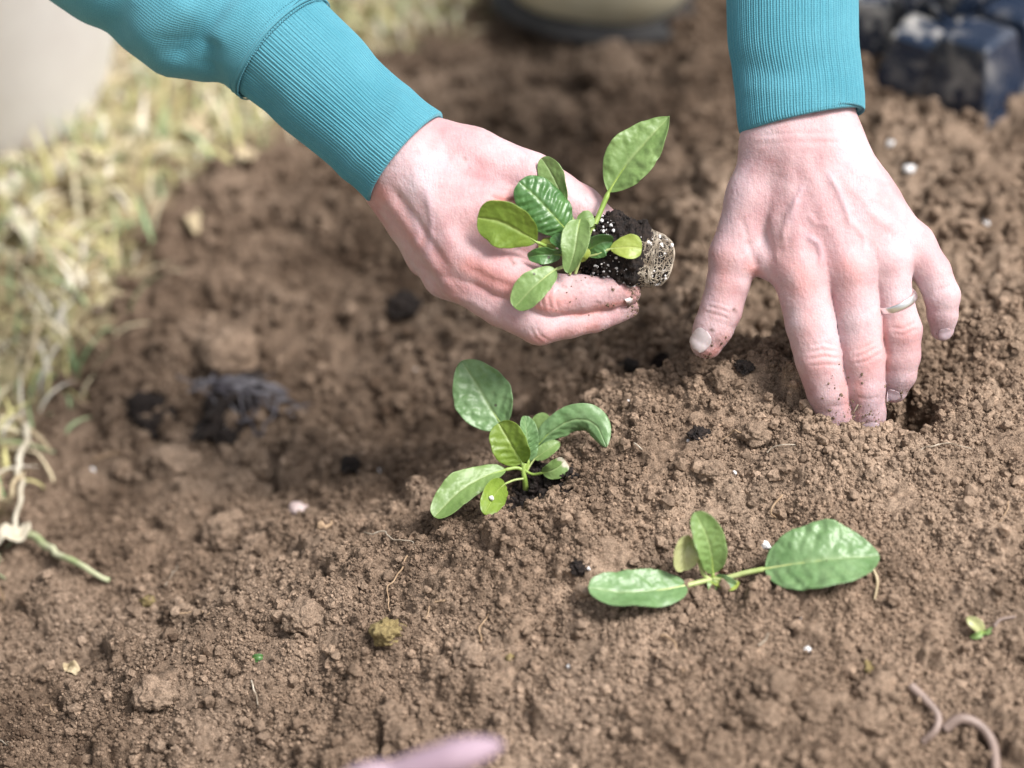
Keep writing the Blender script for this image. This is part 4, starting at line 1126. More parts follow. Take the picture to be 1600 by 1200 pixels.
lf(zz((834, 692, 8), (842, 678, 10), (850, 664, 10), (862, 654, 8)), 21, 'leaf_pale', roll=(20, 20), cup=0.2, peak=(0.5, 0.4), pucker=0.005, veins=4, pet=zz((822, 736, -4), (828, 714, 4)), pet_r=(2, 0.9))
lf(zz((835, 717, -10), (848, 708, -14), (860, 700, -14), (874, 691, -10)), 12, 'leaf_pale', roll=(16, 16), cup=0.25, peak=(0.5, 0.5), pucker=0.005, veins=4, pet=zz((823, 737, -10), (829, 726, -10)), pet_r=(1.6, 0.7), stalk='stalk_pale')
lf(zz((848, 739, -28), (860, 736, -36), (872, 730, -38), (883, 720, -36)), 16, 'leaf_pale', roll=(-24, -18), cup=0.3, peak=(0.5, 0.3), pucker=0.005, veins=4, dry=0.2, pet=zz((817, 733, -14), (832, 741, -18)), pet_r=(2.2, 1.0))
lf(zz((790, 734, -22), (758, 744, -34), (718, 768, -52), (678, 808, -66)), 26, 'leaf_pale', roll=(-34, -30, -18), cup=0.3, peak=(0.62, 0.42), pucker=0.006, veins=6, pet=zz((817, 734, -14), (806, 731, -16)), pet_r=(3.0, 1.4))
lf(zz((789, 756, -34), (778, 766, -72), (768, 783, -102), (757, 804, -122)), 20, 'leaf_lime', roll=(10, 4), cup=0.2, peak=(0.5, 0.42), pucker=0.006, veins=4, pet=zz((818, 748, -16), (804, 750, -20)), pet_r=(1.8, 0.8), stalk='stalk_pale')
stem(planted, zz((822, 766, 4), (820, 750, -10), (818, 735, -14), (820, 724, -14)), (4.8, 3.6))

# ---- the seedling lying on the ridge
def gl(x, y, lift): return (x, y, gz(x, y) - lift)
g1 = [gl(x, y, l) for x, y, l in ((1196, 889, 12), (1240, 880, 26), (1300, 872, 34), (1373, 868, 22))]
lying = empty('seedling', pw(1112, 905, gz(1112, 905)))
prop(lying, 'uprooted spinach seedling lying flat on the soil with two spread leaves', 'seedling')
lf = lambda *a, **k: leaf(lying, *a, **k)
zc = gz(1112, 905)
zl = lambda *a: [(x, y, zc + d - 14) for x, y, d in a]
lf(zl((1196, 889, -20), (1240, 880, -40), (1300, 872, -50), (1374, 869, -40)), 59, 'leaf_blue', roll=(36, 40), cup=0.22, peak=(0.66, 0.68), pucker=0.022, veins=6, pet=zl((1112, 905, -6), (1135, 903, -12), (1165, 895, -18)), pet_r=(4.2, 1.8), stalk='stalk_pale', label='big oval leaf pointing right')
lf(zl((1072, 915, -16), (1030, 921, -34), (975, 925, -50), (919, 918, -52)), 36, 'leaf_blue', roll=(-40, -44), cup=0.22, peak=(0.45, 0.40), pucker=0.010, veins=6, pet=zl((1112, 905, -6), (1092, 910, -10)), pet_r=(4.2, 1.8), stalk='stalk_pale', label='oblong leaf pointing left')
lf(zl((1114, 896, -10), (1112, 868, -26), (1104, 836, -40), (1086, 800, -48)), 24, 'leaf_pale', roll=(-14, -10), cup=0.3, peak=(0.5, 0.45), pucker=0.02, veins=6, pet=zl((1113, 905, -6),), pet_r=(3.0, 1.2))
lf(zl((1082, 846, -24), (1074, 852, -26), (1068, 868, -26), (1069, 891, -16)), 24, 'leaf_cream', roll=(24, 24), cup=0.5, peak=(0.4, 0.5), pucker=0.02, veins=4, stalk='stalk_pale')
lf(zl((1112, 906, -8), (1128, 912, -14), (1142, 916, -14), (1154, 908, -8)), 8, 'leaf_yellow', roll=(20, 20), cup=0.4, peak=(0.4, 0.4), pucker=0.01, veins=3, stalk='stalk_pale')
lf(zl((1110, 906, -8), (1112, 914, -12), (1114, 922, -12), (1116, 930, -6)), 7, 'leaf_pale', roll=(0, 0), cup=0.3, peak=(0.4, 0.5), pucker=0.01, veins=3)
lf(zl((1118, 901, -8), (1132, 907, -14), (1142, 912, -15), (1150, 915, -12)), 9, 'leaf_blue', roll=(-10, -10), cup=0.4, peak=(0.5, 0.5), pucker=0.02, veins=3)
stem(lying, zl((1082, 843, -26), (1090, 868, -22), (1099, 896, -10), (1110, 906, -5)), (2.6, 3.6), 'stalk_pale')

_c = ground(838, 774); _n2 = 260
_xy = _c[:2] + rng.normal(0, 1, (_n2, 2)) * np.array([0.0085, 0.0075])
scatter('potting_mix', np.stack([_xy[:, 0], _xy[:, 1], hgt(_xy[:, 0], _xy[:, 1]) + 0.0004], -1), 0.0005 + 0.0016 * rng.random(_n2) ** 2, MAT['peat'], 'loose black potting mix round the planted stem', 'potting mix', 2, amp=0.8, origin=tuple(_c))

# ================================================================== things in the background
def lathe(prof, ctr, n=96):
    th = np.linspace(0, 2 * np.pi, n, endpoint=False); prof = np.array(prof)
    V = np.stack([prof[:, 0:1] * np.cos(th), prof[:, 0:1] * np.sin(th), np.repeat(prof[:, 1:2], n, 1)], -1) + np.array(ctr)
    return V.reshape(-1, 3), grid_faces(len(prof), n, True)

MAT['pot'] = simple('pot_plastic', (0.80, 0.755, 0.73), (0.86, 0.825, 0.80), 14, 0.5, 0.0003, 200)
pcn = on_plane(-22, 168, -0.112)
v_, f_ = lathe([(0.0, 0.0), (0.072, 0.0), (0.080, 0.002), (0.0855, 0.007), (0.088, 0.014), (0.104, 0.075), (0.122, 0.150), (0.133, 0.200), (0.139, 0.201), (0.141, 0.206), (0.141, 0.226), (0.138, 0.229), (0.134, 0.226), (0.131, 0.205), (0.118, 0.145), (0.100, 0.07), (0.084, 0.016), (0.0, 0.014)], pcn)
pot = empty('plant_pot', pcn); prop(pot, 'large pale beige tapered plant pot standing on the turf edge', 'pot')
mk('pot_wall', v_, f_[:, ::-1], MAT['pot'], pot)
_a = np.linspace(0, 2 * np.pi, 97)[:-1]
v_, f_ = lathe([(0.0, 0.198), (0.06, 0.196), (0.1245, 0.190), (0.1245, 0.176), (0.0, 0.170)], pcn)
mk('potting_soil', v_, f_[:, ::-1], MAT['peat'], pot)

# ---- rubber boot of the person (only its toe shows), sole as sub-part
MAT['boot'] = simple('boot_rubber', (0.50, 0.45, 0.32), (0.60, 0.56, 0.43), 22, 0.32, 0.0002, 150)
MAT['sole'] = simple('boot_sole', (0.012, 0.012, 0.014), (0.035, 0.032, 0.032), 60, 0.6, 0.0006, 300)
MAT['denim'] = simple('trouser_denim', (0.025, 0.035, 0.06), (0.05, 0.065, 0.10), 90, 0.9, 0.0004, 1200)
bt = on_plane(898, 66, -0.075)
yaw = R(18); fwd = np.array([-math.sin(yaw), -math.cos(yaw), 0]); sdv = np.array([math.cos(yaw), -math.sin(yaw), 0])
def bp(a, s, z): return bt + fwd * a + sdv * s + np.array([0, 0, z])
fb = Field(bt + np.array([-0.25, -0.12, -0.05]), bt + np.array([0.28, 0.40, 0.42]), 0.004)
B1 = fb.new(); 
for s_ in (-0.030, 0.030): fb.cone(B1, bp(-0.052, s_, 0.040), bp(-0.13, s_ * 0.7, 0.050), 0.043, 0.045, 0.02)
fb.cone(B1, bp(-0.045, 0, 0.040), bp(-0.13, 0, 0.060), 0.044, 0.055, 0.03); fb.cone(B1, bp(-0.13, 0, 0.06), bp(-0.235, 0, 0.055), 0.056, 0.052, 0.02)
fb.cone(B1, bp(-0.20, 0, 0.08), bp(-0.205, 0, 0.36), 0.060, 0.064, 0.03)
v_, f_ = surface_nets(B1, fb.lo, 0.004)
boot = mk('boot', v_, f_[:, ::-1], MAT['boot'], person); prop(boot, 'olive beige rubber boot, rounded toe')
B2 = fb.new()
for s_ in (-0.034, 0.034): fb.cone(B2, bp(-0.050, s_, 0.004), bp(-0.14, s_ * 0.7, 0.004), 0.046, 0.042, 0.01, ((0, 0, 1), 0.32))
fb.cone(B2, bp(-0.042, 0, 0.004), bp(-0.24, 0, 0.004), 0.050, 0.048, 0.012, ((0, 0, 1), 0.32))
v_, f_ = surface_nets(B2, fb.lo, 0.004)
prop(mk('sole', v_, f_[:, ::-1], MAT['sole'], boot), 'thick black boot sole')
fl = Field(bt + np.array([-0.25, 0.05, 0.25]), bt + np.array([0.28, 0.55, 0.75]), 0.008)
B3 = fl.new(); fl.cone(B3, bp(-0.205, 0, 0.34), bp(-0.14, 0, 0.62), 0.068, 0.078, 0.02); fl.cone(B3, bp(-0.14, 0, 0.62), bp(-0.42, 0.05, 0.64), 0.078, 0.09, 0.03)
v_, f_ = surface_nets(B3, fl.lo, 0.008); mk('trouser_leg', v_, f_[:, ::-1], MAT['denim'], person)

# ---- black plastic cell packs
def plastic():
    m, nt, b = new_mat('black_plastic')
    g = N(nt, 'ShaderNodeNewGeometry').outputs['Position']
    n = noise(nt, 48, 4, 0.65, g); n2 = noise(nt, 16, 2, 0.5, g)
    f = mth(nt, 'MULTIPLY', ramp(nt, n.outputs[0], [(0.50, (0, 0, 0)), (0.60, (1, 1, 1))]), ramp(nt, n2.outputs[0], [(0.42, (0.1, 0.1, 0.1)), (0.58, (0.9, 0.9, 0.9))]))
    c = mixc(nt, f, (0.018, 0.028, 0.052), (0.42, 0.40, 0.38))
    nt.links.new(c, b.inputs['Base Color'])
    nt.links.new(mth(nt, 'ADD', mth(nt, 'MULTIPLY', f, 0.5), 0.26), b.inputs['Roughness'])
    return m
MAT['plastic'] = plastic()
def cell_pack(pos, yaw, tilt, n, label, roll=0.0, size=0.042, lie=False):
    from mathutils import Matrix
    e = empty('cell_pack', pos); e.rotation_euler = (tilt, roll, yaw)
    prop(e, label, 'seed tray', 'empty black cell packs behind the digging hand')
    a, b_, h_ = size * 0.48, size * 0.33, size * 1.05
    for k in range(n):
        y = k * size * 0.94; V = []
        for (s, z) in ((a, 0.0), (a * 0.99, h_ * 0.25), (b_ * 1.12, h_ * 0.93), (b_ * 0.95, h_)):
            for sx, sy in ((-1, -1), (1, -1), (1, 1), (-1, 1)): V.append((sx * s, y + sy * s, z))
        F = [(3, 2, 1, 0), (12, 13, 14, 15)]
        for q_ in (0, 4, 8):
            for i in range(4): F.append((q_ + i, q_ + (i + 1) % 4, q_ + 4 + (i + 1) % 4, q_ + 4 + i))
        me = bpy.data.meshes.new('cell'); me.from_pydata(V, [], F); me.update(); me.materials.append(MAT['plastic'])
        o = bpy.data.objects.new('cell', me); col.objects.link(o); o.parent = e
        md = o.modifiers.new('bevel', 'BEVEL'); md.width = 0.0035; md.segments = 3
    # the packs lie upside down: the rim is the collar at the ground
    r = a * 1.12; y0, y1 = -a * 1.12, (n - 1) * size * 0.94 + a * 1.12
    V = [(x, y, z) for z in (0.0, 0.003) for x, y in ((-r, y0), (r, y0), (r, y1), (-r, y1))]
    F = [(0, 3, 2, 1), (4, 5, 6, 7)] + [(i, (i + 1) % 4, 4 + (i + 1) % 4, 4 + i) for i in range(4)]
    me = bpy.data.meshes.new('rim'); me.from_pydata(V, [], F); me.update(); me.materials.append(MAT['plastic'])
    o = bpy.data.objects.new('rim', me); col.objects.link(o); o.parent = e
    return e
def at_ground(px, py, dz=0.0):
    p = ground(px, py); return p + np.array([0, 0, dz])
p0 = at_ground(1500, 172)
cell_pack(p0 + np.array([0.012, 0.016, -0.004]), R(-42), R(0), 4, 'long muddy cell pack standing nearest, running to the right', roll=R(-4), size=0.050)
cell_pack(at_ground(1432, 146) + np.array([0.0, 0.016, -0.004]), R(-30), R(3), 3, 'cell pack between the nearest pack and the cuff', roll=R(5), size=0.044)
cell_pack(p0 + np.array([0.000, 0.075, 0.044]), R(-56), R(-8), 4, 'cell pack tipped on top of the others', roll=R(24), size=0.048)
cell_pack(at_ground(1366, 92) + np.array([0, 0.018, -0.004]), R(-24), R(0), 3, 'cell pack farthest left, showing beside the cuff', roll=R(-4), size=0.044)

# ================================================================== turf, grass and straw on the left
def grass_stuff(n):
    V = np.zeros((n, 10, 3)); C = np.zeros((n, 10, 3))
    r2 = np.random.default_rng(8)
    pal = np.array([(0.62, 0.53, 0.36), (0.70, 0.63, 0.44), (0.54, 0.50, 0.22), (0.20, 0.30, 0.14), (0.74, 0.69, 0.59), (0.32, 0.40, 0.22), (0.22, 0.15, 0.09), (0.58, 0.54, 0.25)])
    pr = np.array([0.19, 0.15, 0.16, 0.12, 0.10, 0.11, 0.07, 0.10])
    k = 0
    while k < n:
        x, y = r2.uniform(-0.62, 0.08), r2.uniform(0.72, 1.95)
        m = edge_mask(np.array(x), np.array(y)) + 0.03 * float(fbm(np.array([x, y, 0]) * 14 + 3, 3))
        if m < r2.uniform(-0.02, 0.05) or (abs(x - pcn[0]) < 0.09 and math.hypot(x - pcn[0], y - pcn[1]) < 0.088): continue
        z = float(hgt(x, y)[0]); L = r2.uniform(0.012, 0.042); wd = r2.uniform(0.0006, 0.0021); az = r2.uniform(0, 6.28); lean = r2.uniform(0.35, 1.5)
        d = np.array([math.cos(az), math.sin(az), 0]); sd = np.array([-d[1], d[0], 0])
        p = np.array([x, y, z - 0.001]); c = pal[r2.choice(8, p=pr)] * r2.uniform(0.75, 1.15)
        for s in range(5):
            wv = wd * (1 - (s / 4.0) ** 1.6 * 0.92)
            V[k, 2 * s] = p - sd * wv; V[k, 2 * s + 1] = p + sd * wv
            ang = min(lean * (0.45 + 0.35 * s), 1.75); p = p + (d * math.sin(ang) + np.array([0, 0, math.cos(ang)])) * L / 4
        C[k] = c; k += 1
    base = (np.arange(n) * 10)[:, None, None]; q = np.array([[2 * s, 2 * s + 1, 2 * s + 3, 2 * s + 2] for s in range(4)])[None]
    return V.reshape(-1, 3), (base + q).reshape(-1, 4), C.reshape(-1, 3)
m, nt, b = new_mat('grass_blades'); nt.links.new(attr(nt, 'tint').outputs['Color'], b.inputs['Base Color']); b.inputs['Roughness'].default_value = 0.6
MAT['grass'] = m
v_, f_, c_ = grass_stuff(9000)
prop(mk('dry_grass', v_, f_, MAT['grass'], None, origin=(-0.3, 1.2, -0.11), attrs={'tint': c_}), 'matted dry yellow and green grass on the turf edge', 'grass', kind='stuff')

def strand(name, pts, r, mat, label, cat, group=None, lift=0.0, taper=0.6, wob=0.0):
    """a thin stalk or root lying over the soil along a pixel path (x, y, lift in mm)"""
    P = np.array([ground(x, y) + np.array([0, 0, (l + lift) / 1000.0]) for x, y, l in pts]); S_ = spline(P, max(14, 7 * len(P)))
    if wob: S_ = S_ + wob * np.stack([vnoise(S_ * 140 + 5), vnoise(S_ * 140 + 11), 0.5 * vnoise(S_ * 140 + 17)], -1)
    v, f = tube(S_, np.linspace(r, r * taper, len(S_)), 7)
    return prop(mk(name, v, np.array(f, dtype=object), MAT[mat] if isinstance(mat, str) else mat, None, origin=P[0]), label, cat, group)
MAT['straw_white'] = simple('straw_white', (0.42, 0.37, 0.28), (0.66, 0.61, 0.50), 60, 0.8, 0.0006, 200)
MAT['green_stem'] = simple('green_stem', (0.25, 0.30, 0.14), (0.48, 0.48, 0.32), 45, 0.7, 0.0005, 200)
strand('broken_straw', [(40, 848, 9), (75, 868, 8), (118, 893, 6), (172, 914, 3)], 0.0026, 'green_stem', 'pale green broken grass stem reaching into the trench', 'stem', wob=0.002)
strand('straw', [(46, 690, 14), (40, 740, 16), (34, 800, 16), (30, 850, 12)], 0.0022, 'straw_white', 'upright pale straw stalk at the left edge', 'straw', wob=0.003)
strand('straw', [(2, 780, 12), (14, 812, 16), (30, 800, 22), (44, 770, 16)], 0.0018, 'straw', 'bent straw looping beside the white dry leaf', 'straw', wob=0.003)
strand('straw', [(62, 535, 14), (52, 580, 12), (34, 622, 5)], 0.0020, 'straw', 'straw blade slanting above the turf rim', 'straw', wob=0.002)
strand('straw', [(0, 660, 4), (40, 678, 8), (80, 712, 5)], 0.0016, 'straw', 'straw lying across the turf rim', 'straw', wob=0.002)
strand('green_straw', [(0, 706, 8), (40, 710, 9), (86, 713, 3)], 0.0013, 'green_stem', 'thin green grass blade lying level at the left edge', 'grass blade')
strand('straw', [(145, 722, 2), (178, 716, 4), (210, 712, 1)], 0.0009, 'root_brown', 'short orange brown straw beside a white grain', 'straw')
# crumpled dry leaf bottom left of the turf
def crumple(name, px, py, size, mat, label, cat, seed, lift=0.006, asp=1.6):
    r2 = np.random.default_rng(seed); n = 15; c = ground(px, py) + np.array([0, 0, lift])
    u, v = np.meshgrid(np.linspace(-1, 1, n), np.linspace(-1, 1, n), indexing='ij')
    rr = np.sqrt(1 - 0.5 * v * v), np.sqrt(1 - 0.5 * u * u)
    X = u * rr[0] * size * asp; Y = v * rr[1] * size
    q = np.stack([X, Y, X * 0], -1).reshape(-1, 3)
    q[:, 2] = size * (0.9 * fbm(q / size * 0.9 + seed, 3) + 0.35 * np.sin(q[:, 0] / size * 3 + seed))
    a = r2.uniform(0, 3.1); t = r2.uniform(-0.5, 0.5)
    Rz = np.array([[math.cos(a), -math.sin(a), 0], [math.sin(a), math.cos(a), 0], [0, 0, 1]]); Rx = np.array([[1, 0, 0], [0, math.cos(t), -math.sin(t)], [0, math.sin(t), math.cos(t)]])
    o = mk(name, q @ Rx.T @ Rz.T + c, grid_faces(n, n), MAT[mat], None, origin=c, attrs={'vein': np.zeros(n * n), 'dry': np.zeros(n * n)})
    md = o.modifiers.new('t', 'SOLIDIFY'); md.thickness = 0.0004
    return prop(o, label, cat)
crumple('dry_leaf', 22, 862, 0.008, 'straw_white', 'crumpled whitish dry leaf at the left edge', 'dry leaf', 3, 0.012, 1.5)
crumple('dry_leaf', 112, 1050, 0.0032, 'straw', 'small crumpled straw coloured leaf on the dark soil', 'dry leaf', 9, 0.004)
crumple('dry_leaf', 15, 308, 0.010, 'straw_white', 'white scrap on the turf just below the pot', 'dry leaf', 12, 0.012, 1.0)
crumple('dry_leaf', 38, 368, 0.009, 'straw_white', 'white scrap on the turf farther from the pot', 'dry leaf', 15, 0.010, 1.5)
crumple('dry_leaf', 388, 268, 0.007, 'straw', 'pale dry leaf standing up under the sleeve', 'dry leaf', 18, 0.014, 1.6)
crumple('dry_leaf', 300, 360, 0.006, 'straw', 'tan dry leaf lying on the soil below the turf', 'dry leaf', 21, 0.006, 1.4)
crumple('dry_leaf', 310, 214, 0.007, 'straw', 'long tan dry leaf on the turf under the forearm', 'dry leaf', 24, 0.010, 2.2)

# ================================================================== clods, stones, scraps
def clod(px, py, r, label, seed, mat='soil', squash=(1, 1, 0.75), amp=0.3, sub=4, name='soil_clod', cat='clod', sink=0.35, fine=0.10, group='larger clods of soil'):
    g_ = ground(px, py); d = np.dot(g_ - CL, FW); rr = r * SP * d / D
    o = lump(name, g_ + np.array([0, 0, rr * squash[2] * (1 - 2 * sink)]), rr, mat, None, sub, squash, amp, 1.5, seed, fine)
    return prop(o, label, cat, group)
for k, a in enumerate([
    (268, 728, 33, 'smooth rounded clod below the black potting mix in the trench'), (302, 722, 17, 'small clod touching the smooth rounded clod'),
    (370, 566, 46, 'broad brown clod in the trench above the fibrous black lump'), (356, 842, 42, 'rough knobbly clod at the bottom of the trench'),
    (402, 858, 26, 'grey brown clod against the right of the knobbly clod'), (850, 188, 50, 'blurred clod behind the held seedling, right of the wrist'),
    (1372, 1088, 33, 'upper of two round clods stacked near the worms'), (1352, 1126, 30, 'lower of two round clods stacked near the worms'),
    (1212, 1078, 32, 'flat topped clod left of the two round clods'), (1182, 680, 27, 'dark round clod in front of the dug in fingers'),
    (1132, 596, 24, 'clod just below the thumb of the digging hand'), (610, 1118, 24, 'clod above the pink stalk'), (628, 1154, 30, 'clod touching the pink stalk'),
    (240, 1092, 34, 'clod on the dark slope at the lower left'), (478, 972, 32, 'clod beside the tiny blue scrap'), (1268, 1110, 30, 'clod right of the flat topped clod'),
    (1190, 1120, 26, 'clod under the flat topped clod'), (735, 1030, 24, 'pale clod in the lower middle'), (950, 110, 40, 'blurred clod under the boot sole'), (1110, 740, 20, 'small clod in the hollow above the lying seedling'),
    (1110, 815, 24, 'fine crumbly clod behind the upright leaf of the lying seedling'), (130, 760, 26, 'clod at the foot of the turf')]):
    clod(a[0], a[1], a[2], a[3], k + 2)
MAT['pink_stone'] = simple('pink_stone', (0.55, 0.42, 0.40), (0.68, 0.55, 0.53), 150, 0.6, 0.0004, 400)
clod(467, 800, 15, 'smooth pale pink stone on the trench side', 41, 'pink_stone', (1.15, 0.9, 0.7), 0.18, 3, 'pebble', 'pebble', 0.2, 0.03, None)
clod(508, 820, 12, 'small tan pebble below the pink stone', 42, 'root_brown', (1.3, 0.8, 0.6), 0.2, 3, 'pebble', 'pebble', 0.3, 0.03, None)
clod(1196, 854, 9, 'white angular stone beside the big lying leaf', 43, 'perlite', (1.1, 0.8, 0.7), 0.3, 3, 'pebble', 'pebble', 0.2, 0.03, None)
for k, (x, y, r, lab) in enumerate([
    (143, 740, 7, 'white grain beside the orange brown straw at the turf foot'), (595, 737, 4.5, 'white grain between the lone black lump and the planted seedling'), (982, 634, 7, 'white grain right above the arched leaf of the planted seedling'),
    (1420, 268, 9, 'largest blurred white grain right of the digging wrist'), (1540, 350, 7, 'white grain near the right edge beside the little finger'), (1392, 228, 7, 'blurred white grain nearest the digging cuff'),
    (1073, 598, 3.5, 'tiny white grain just below the thumb tip'), (1148, 740, 4, 'white grain at the top of the hollow before the dug in fingers'), (1250, 965, 4.5, 'shiny white grain under the big lying leaf'),
    (1262, 1018, 6.5, 'white flake above the flat topped clod'), (652, 582, 5, 'white grain left of the tallest leaf of the planted seedling'), (889, 1043, 4, 'white grain right of the lower middle clod'),
    (1213, 1120, 5, 'white grain under the flat topped clod'), (1168, 575, 3.5, 'white grain on the black crumb beside the thumb'), (920, 890, 3.5, 'white grain on the black crumb by the lying seedling'),
    (560, 738, 3.5, 'white grain on the lone black lump'), (262, 652, 6, 'white grain beside the two black lumps in the trench'), (246, 678, 6, 'white grain on the lower black lump in the trench'),
    (352, 668, 6, 'upper white grain under the fibrous root scrap'), (364, 692, 5, 'lower white grain under the fibrous root scrap'), (1075, 690, 3, 'white grain on the flat black crumb'), (772, 774, 4, 'white grain on the small low leaf of the planted seedling')]):
    o = clod(x, y, r, lab, 60 + k, 'perlite', (1, 0.9, 0.8), 0.3, 2, 'perlite_grain', 'perlite', 0.15, 0.03, 'scattered perlite grains')
    if k == 21: o.location = tuple(pw(768, 778, b0 - 104))
for k, (x, y, r, lab) in enumerate([(226, 640, 24, 'upper black lump of potting mix in the trench'), (238, 672, 22, 'lower black lump of potting mix in the trench'), (262, 655, 14, 'small black crumb right of the two lumps in the trench'),
                                    (350, 686, 17, 'black lump below the fibrous root scrap'), (548, 732, 15, 'black lump alone on the bare soil left of the planted seedling'), (1164, 578, 12, 'black crumb beside the thumb'),
                                    (1093, 684, 14, 'flat black crumb in front of the dug in fingers'), (982, 576, 13, 'black crumb at the dark hole left of the thumb'), (905, 891, 14, 'black crumb at the tip of the lying seedling'), (632, 486, 24, 'dark blurred lump below the wrist of the holding hand'),
                                    (1172, 806, 0, ''), (1120, 578, 0, '')]):
    if r: clod(x, y, r, lab, 90 + k, 'peat', (1.1, 1, 0.6), 0.4, 4, 'potting_mix_lump', 'potting mix', 0.15, 0.25, 'lumps of black potting mix')
# fibrous scrap of an old root plug in the trench
def root_scrap(px, py):
    c = ground(px, py) + np.array([0, 0, 0.004]); e = empty('root_scrap', c); prop(e, 'grey fibrous scrap of an old root plug in the trench', 'root scrap')
    lump('mix_core', c, 0.013, 'peat', e, 4, (2.3, 0.95, 0.65), 0.6, 1.5, 77, 0.2)
    r2 = np.random.default_rng(21); V, F, k = [], [], 0
    for i in range(40):
        a0 = r2.uniform(0, 6.28); pts = []
        for s in range(9):
            if s == 0: q0 = np.array([r2.uniform(-0.030, 0.030), r2.uniform(-0.011, 0.011)]); az = r2.normal(0, 0.7)
            az += r2.normal(0, 0.35); q0 = q0 + 0.004 * np.array([math.cos(az), math.sin(az)]); e2 = (q0[0] / 0.036) ** 2 + (q0[1] / 0.015) ** 2
            pts.append(c + np.array([q0[0], q0[1], 0.011 * math.sqrt(max(0.02, 1 - e2)) + 0.002 * r2.random()]))
        v, f = tube(spline(np.array(pts), 18), 0.0006, 5); V.append(v); F += [tuple(np.array(x) + k) for x in f]; k += len(v)
    prop(mk('roots', np.vstack(V), np.array(F, dtype=object), MAT['grey_root'], e), kind='stuff')
MAT['grey_root'] = simple('grey_root', (0.055, 0.048, 0.06), (0.20, 0.19, 0.21), 60, 0.45)
root_scrap(365, 632)

# worms, moss, scraps, sprout
MAT['worm'] = simple('worm_skin', (0.20, 0.145, 0.122), (0.29, 0.215, 0.185), 60, 0.5, 0.0003, 700)
strand('earthworm', [(1422, 1076, 2), (1446, 1104, 4), (1464, 1128, 4), (1460, 1150, 4), (1440, 1162, 1)], 0.0024, 'worm', 'curled pinkish earthworm beside the two round clods', 'worm', taper=0.8)
strand('earthworm', [(1474, 1144, 2), (1500, 1134, 5), (1530, 1146, 5), (1550, 1176, 5), (1556, 1215, 2)], 0.0029, 'worm', 'arched earthworm leaving the lower right corner', 'worm', taper=0.8)
MAT['moss'] = simple('moss', (0.17, 0.125, 0.05), (0.29, 0.225, 0.10), 500, 0.9, 0.0012, 900)
clod(606, 992, 24, 'tuft of yellow brown moss on the soil', 51, 'moss', (1, 1, 0.8), 0.45, 4, 'moss_tuft', 'moss', 0.4, 0.12, None)
clod(232, 942, 9, 'tiny yellow moss crumb on the trench rim', 52, 'moss', (1, 1, 0.8), 0.5, 3, 'moss_tuft', 'moss', 0.2, 0.3, None)
clod(1356, 1046, 10, 'tiny yellow moss crumb above the two round clods', 53, 'moss', (1, 1, 0.8), 0.5, 3, 'moss_tuft', 'moss', 0.2, 0.3, None)
clod(795, 1030, 6, 'tiny yellow green moss crumb in the lower middle', 54, 'moss', (1, 1, 0.8), 0.5, 3, 'moss_tuft', 'moss', 0.2, 0.3, None)
MAT['blue'] = simple('blue_plastic', (0.02, 0.14, 0.30), (0.05, 0.22, 0.40), 90, 0.4)
clod(435, 964, 6, 'tiny blue plastic scrap on the dark soil', 55, 'blue', (1.2, 0.7, 0.5), 0.3, 2, 'plastic_scrap', 'scrap', 0.1, 0.05, None)
def sprout(px, py, leaves, label):
    z0 = gz(px, py); e = empty('sprout', pw(px, py, z0)); prop(e, label, 'sprout')
    for pts, hw, mt, rl in leaves: leaf(e, [(x, y, z0 + d) for x, y, d in pts], hw, mt, roll=(rl, rl), cup=0.3, peak=(0.5, 0.6), pucker=0.004, veins=3, n=20, m=11, pet_r=(1.4, 0.5))
sprout(1535, 990, [([(1536, 988, -6), (1528, 978, -12), (1518, 970, -14), (1511, 964, -10)], 9, 'leaf_cream', 0), ([(1536, 988, -6), (1530, 992, -12), (1524, 994, -12), (1516, 995, -8)], 5, 'leaf_pale', 10), ([(1536, 988, -6), (1544, 987, -9), (1549, 984, -9), (1553, 982, -6)], 4, 'leaf_pale', 0)], 'tiny pale sprout with two leaves at the right edge')
sprout(402, 1032, [([(390, 1038, -4), (400, 1036, -8), (410, 1034, -8), (420, 1033, -4)], 4, 'leaf_dark', 0), ([(394, 1030, -4), (400, 1027, -8), (406, 1026, -8), (413, 1027, -4)], 5, 'leaf_dark', 10)], 'two tiny dark green leaf scraps on the lower slope')
strand('straw', [(1552, 984, 2), (1562, 975, 3), (1586, 968, 2)], 0.0011, 'worm', 'short pink fibre right of the tiny sprout', 'fibre')
strand('straw', [(1362, 890, 2), (1370, 915, 3), (1366, 942, 2)], 0.0010, 'straw', 'short yellow fibre just right of the lying leaf', 'fibre')
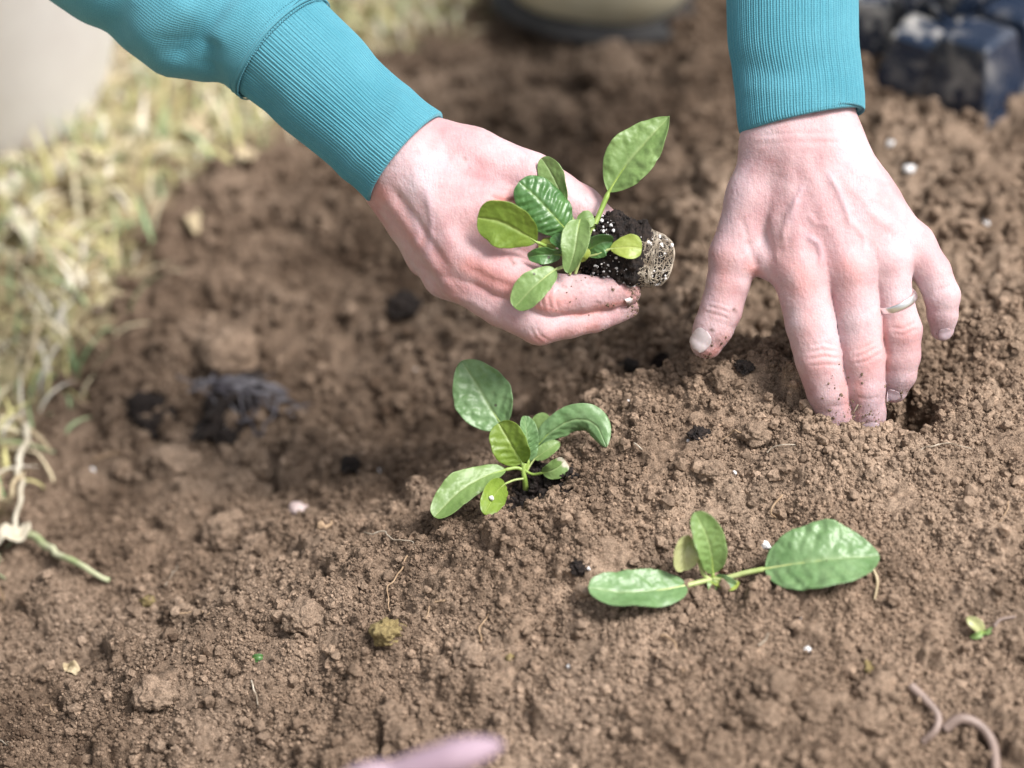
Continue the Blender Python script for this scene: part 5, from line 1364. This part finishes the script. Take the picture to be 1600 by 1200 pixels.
for k, (pts, r, lab) in enumerate([
    ([(640, 868, 2), (622, 905, 4), (612, 935, 3), (606, 962, 2)], 0.0008, 'pale root running down to the moss tuft'),
    ([(565, 836, 2), (600, 842, 4), (632, 850, 3), (648, 858, 2)], 0.0006, 'fine root on the slope left of the planted seedling'),
    ([(690, 936, 2), (672, 955, 4), (660, 975, 2)], 0.0008, 'short kinked root right of the moss tuft'),
    ([(992, 700, 3), (1000, 712, 5), (1008, 724, 3)], 0.0007, 'short straight pale fibre right of the planted seedling'),
    ([(1128, 692, 2), (1150, 684, 5), (1175, 688, 6), (1198, 692, 3)], 0.0007, 'looping root over the dark round clod'),
    ([(1198, 712, 2), (1220, 708, 4), (1240, 700, 2)], 0.0006, 'fine root in front of the dug in fingers'),
    ([(1222, 782, 3), (1212, 800, 5), (1208, 818, 2)], 0.0010, 'stubby root stump above the big lying leaf'),
    ([(1430, 712, 2), (1470, 702, 4), (1520, 706, 3)], 0.0006, 'fine root lying right of the finger hole'),
    ([(1590, 772, 2), (1576, 800, 4), (1560, 822, 2)], 0.0007, 'root at the right edge level with the hollow'),
    ([(1330, 656, 4), (1340, 648, 7), (1347, 645, 6)], 0.0007, 'pale root tip against the middle finger'),
    ([(275, 966, 3), (300, 962, 5), (326, 966, 3)], 0.0007, 'white rootlet on the rim of the slope'),
    ([(270, 896, 6), (268, 906, 5), (266, 918, 2)], 0.0004, 'hair thin root standing on the slope rim'),
    ([(65, 1105, 2), (80, 1112, 4), (92, 1118, 2)], 0.0006, 'short white fibre at the lower left'),
    ([(0, 1160, 2), (10, 1166, 3), (20, 1172, 2)], 0.0007, 'short tan fibre in the lower left corner'),
    ([(752, 1000, 2), (757, 985, 4), (758, 968, 3)], 0.0009, 'pale bent fibre above the lower middle clod'),
    ([(392, 1072, 2), (400, 1095, 4), (402, 1112, 2)], 0.0008, 'pale root on the lower slope'),
    ([(1040, 995, 2), (1058, 1020, 4), (1066, 1050, 2)], 0.0010, 'brown root below the lying seedling'),
    ([(1185, 1018, 2), (1200, 1004, 4), (1208, 996, 2)], 0.0008, 'tan root below the big lying leaf')]):
    strand('rootlet', pts, r * 0.68, 'root' if k % 2 else 'root_brown', lab, 'root', 'loose rootlets on the soil', wob=0.0035)

# blurred pink stalk close to the camera at the bottom edge
MAT['pink'] = simple('pink_stalk', (0.33, 0.23, 0.29), (0.42, 0.31, 0.37), 25, 0.6)
zp = -0.30 / SP
P = np.array([on_plane(380, 1560, -0.10), *c2w(pcs([(520, 1262, zp * 0.95), (625, 1212, zp), (705, 1184, zp * 1.02), (762, 1168, zp * 1.02), (776, 1165, zp * 1.02), (783, 1163, zp * 1.02), (786, 1162.5, zp * 1.02)]))])
S_ = spline(P, 60); rad = np.full(60, 0.0070); rad[-6:] = [0.0073, 0.0069, 0.0062, 0.005, 0.0034, 0.0008]
v_, f_ = tube(S_, rad, 16)
prop(mk('pink_stalk', v_, np.array(f_, dtype=object), MAT['pink'], None, origin=P[0]), 'blurred lilac pink stalk poking in at the bottom edge', 'stalk')
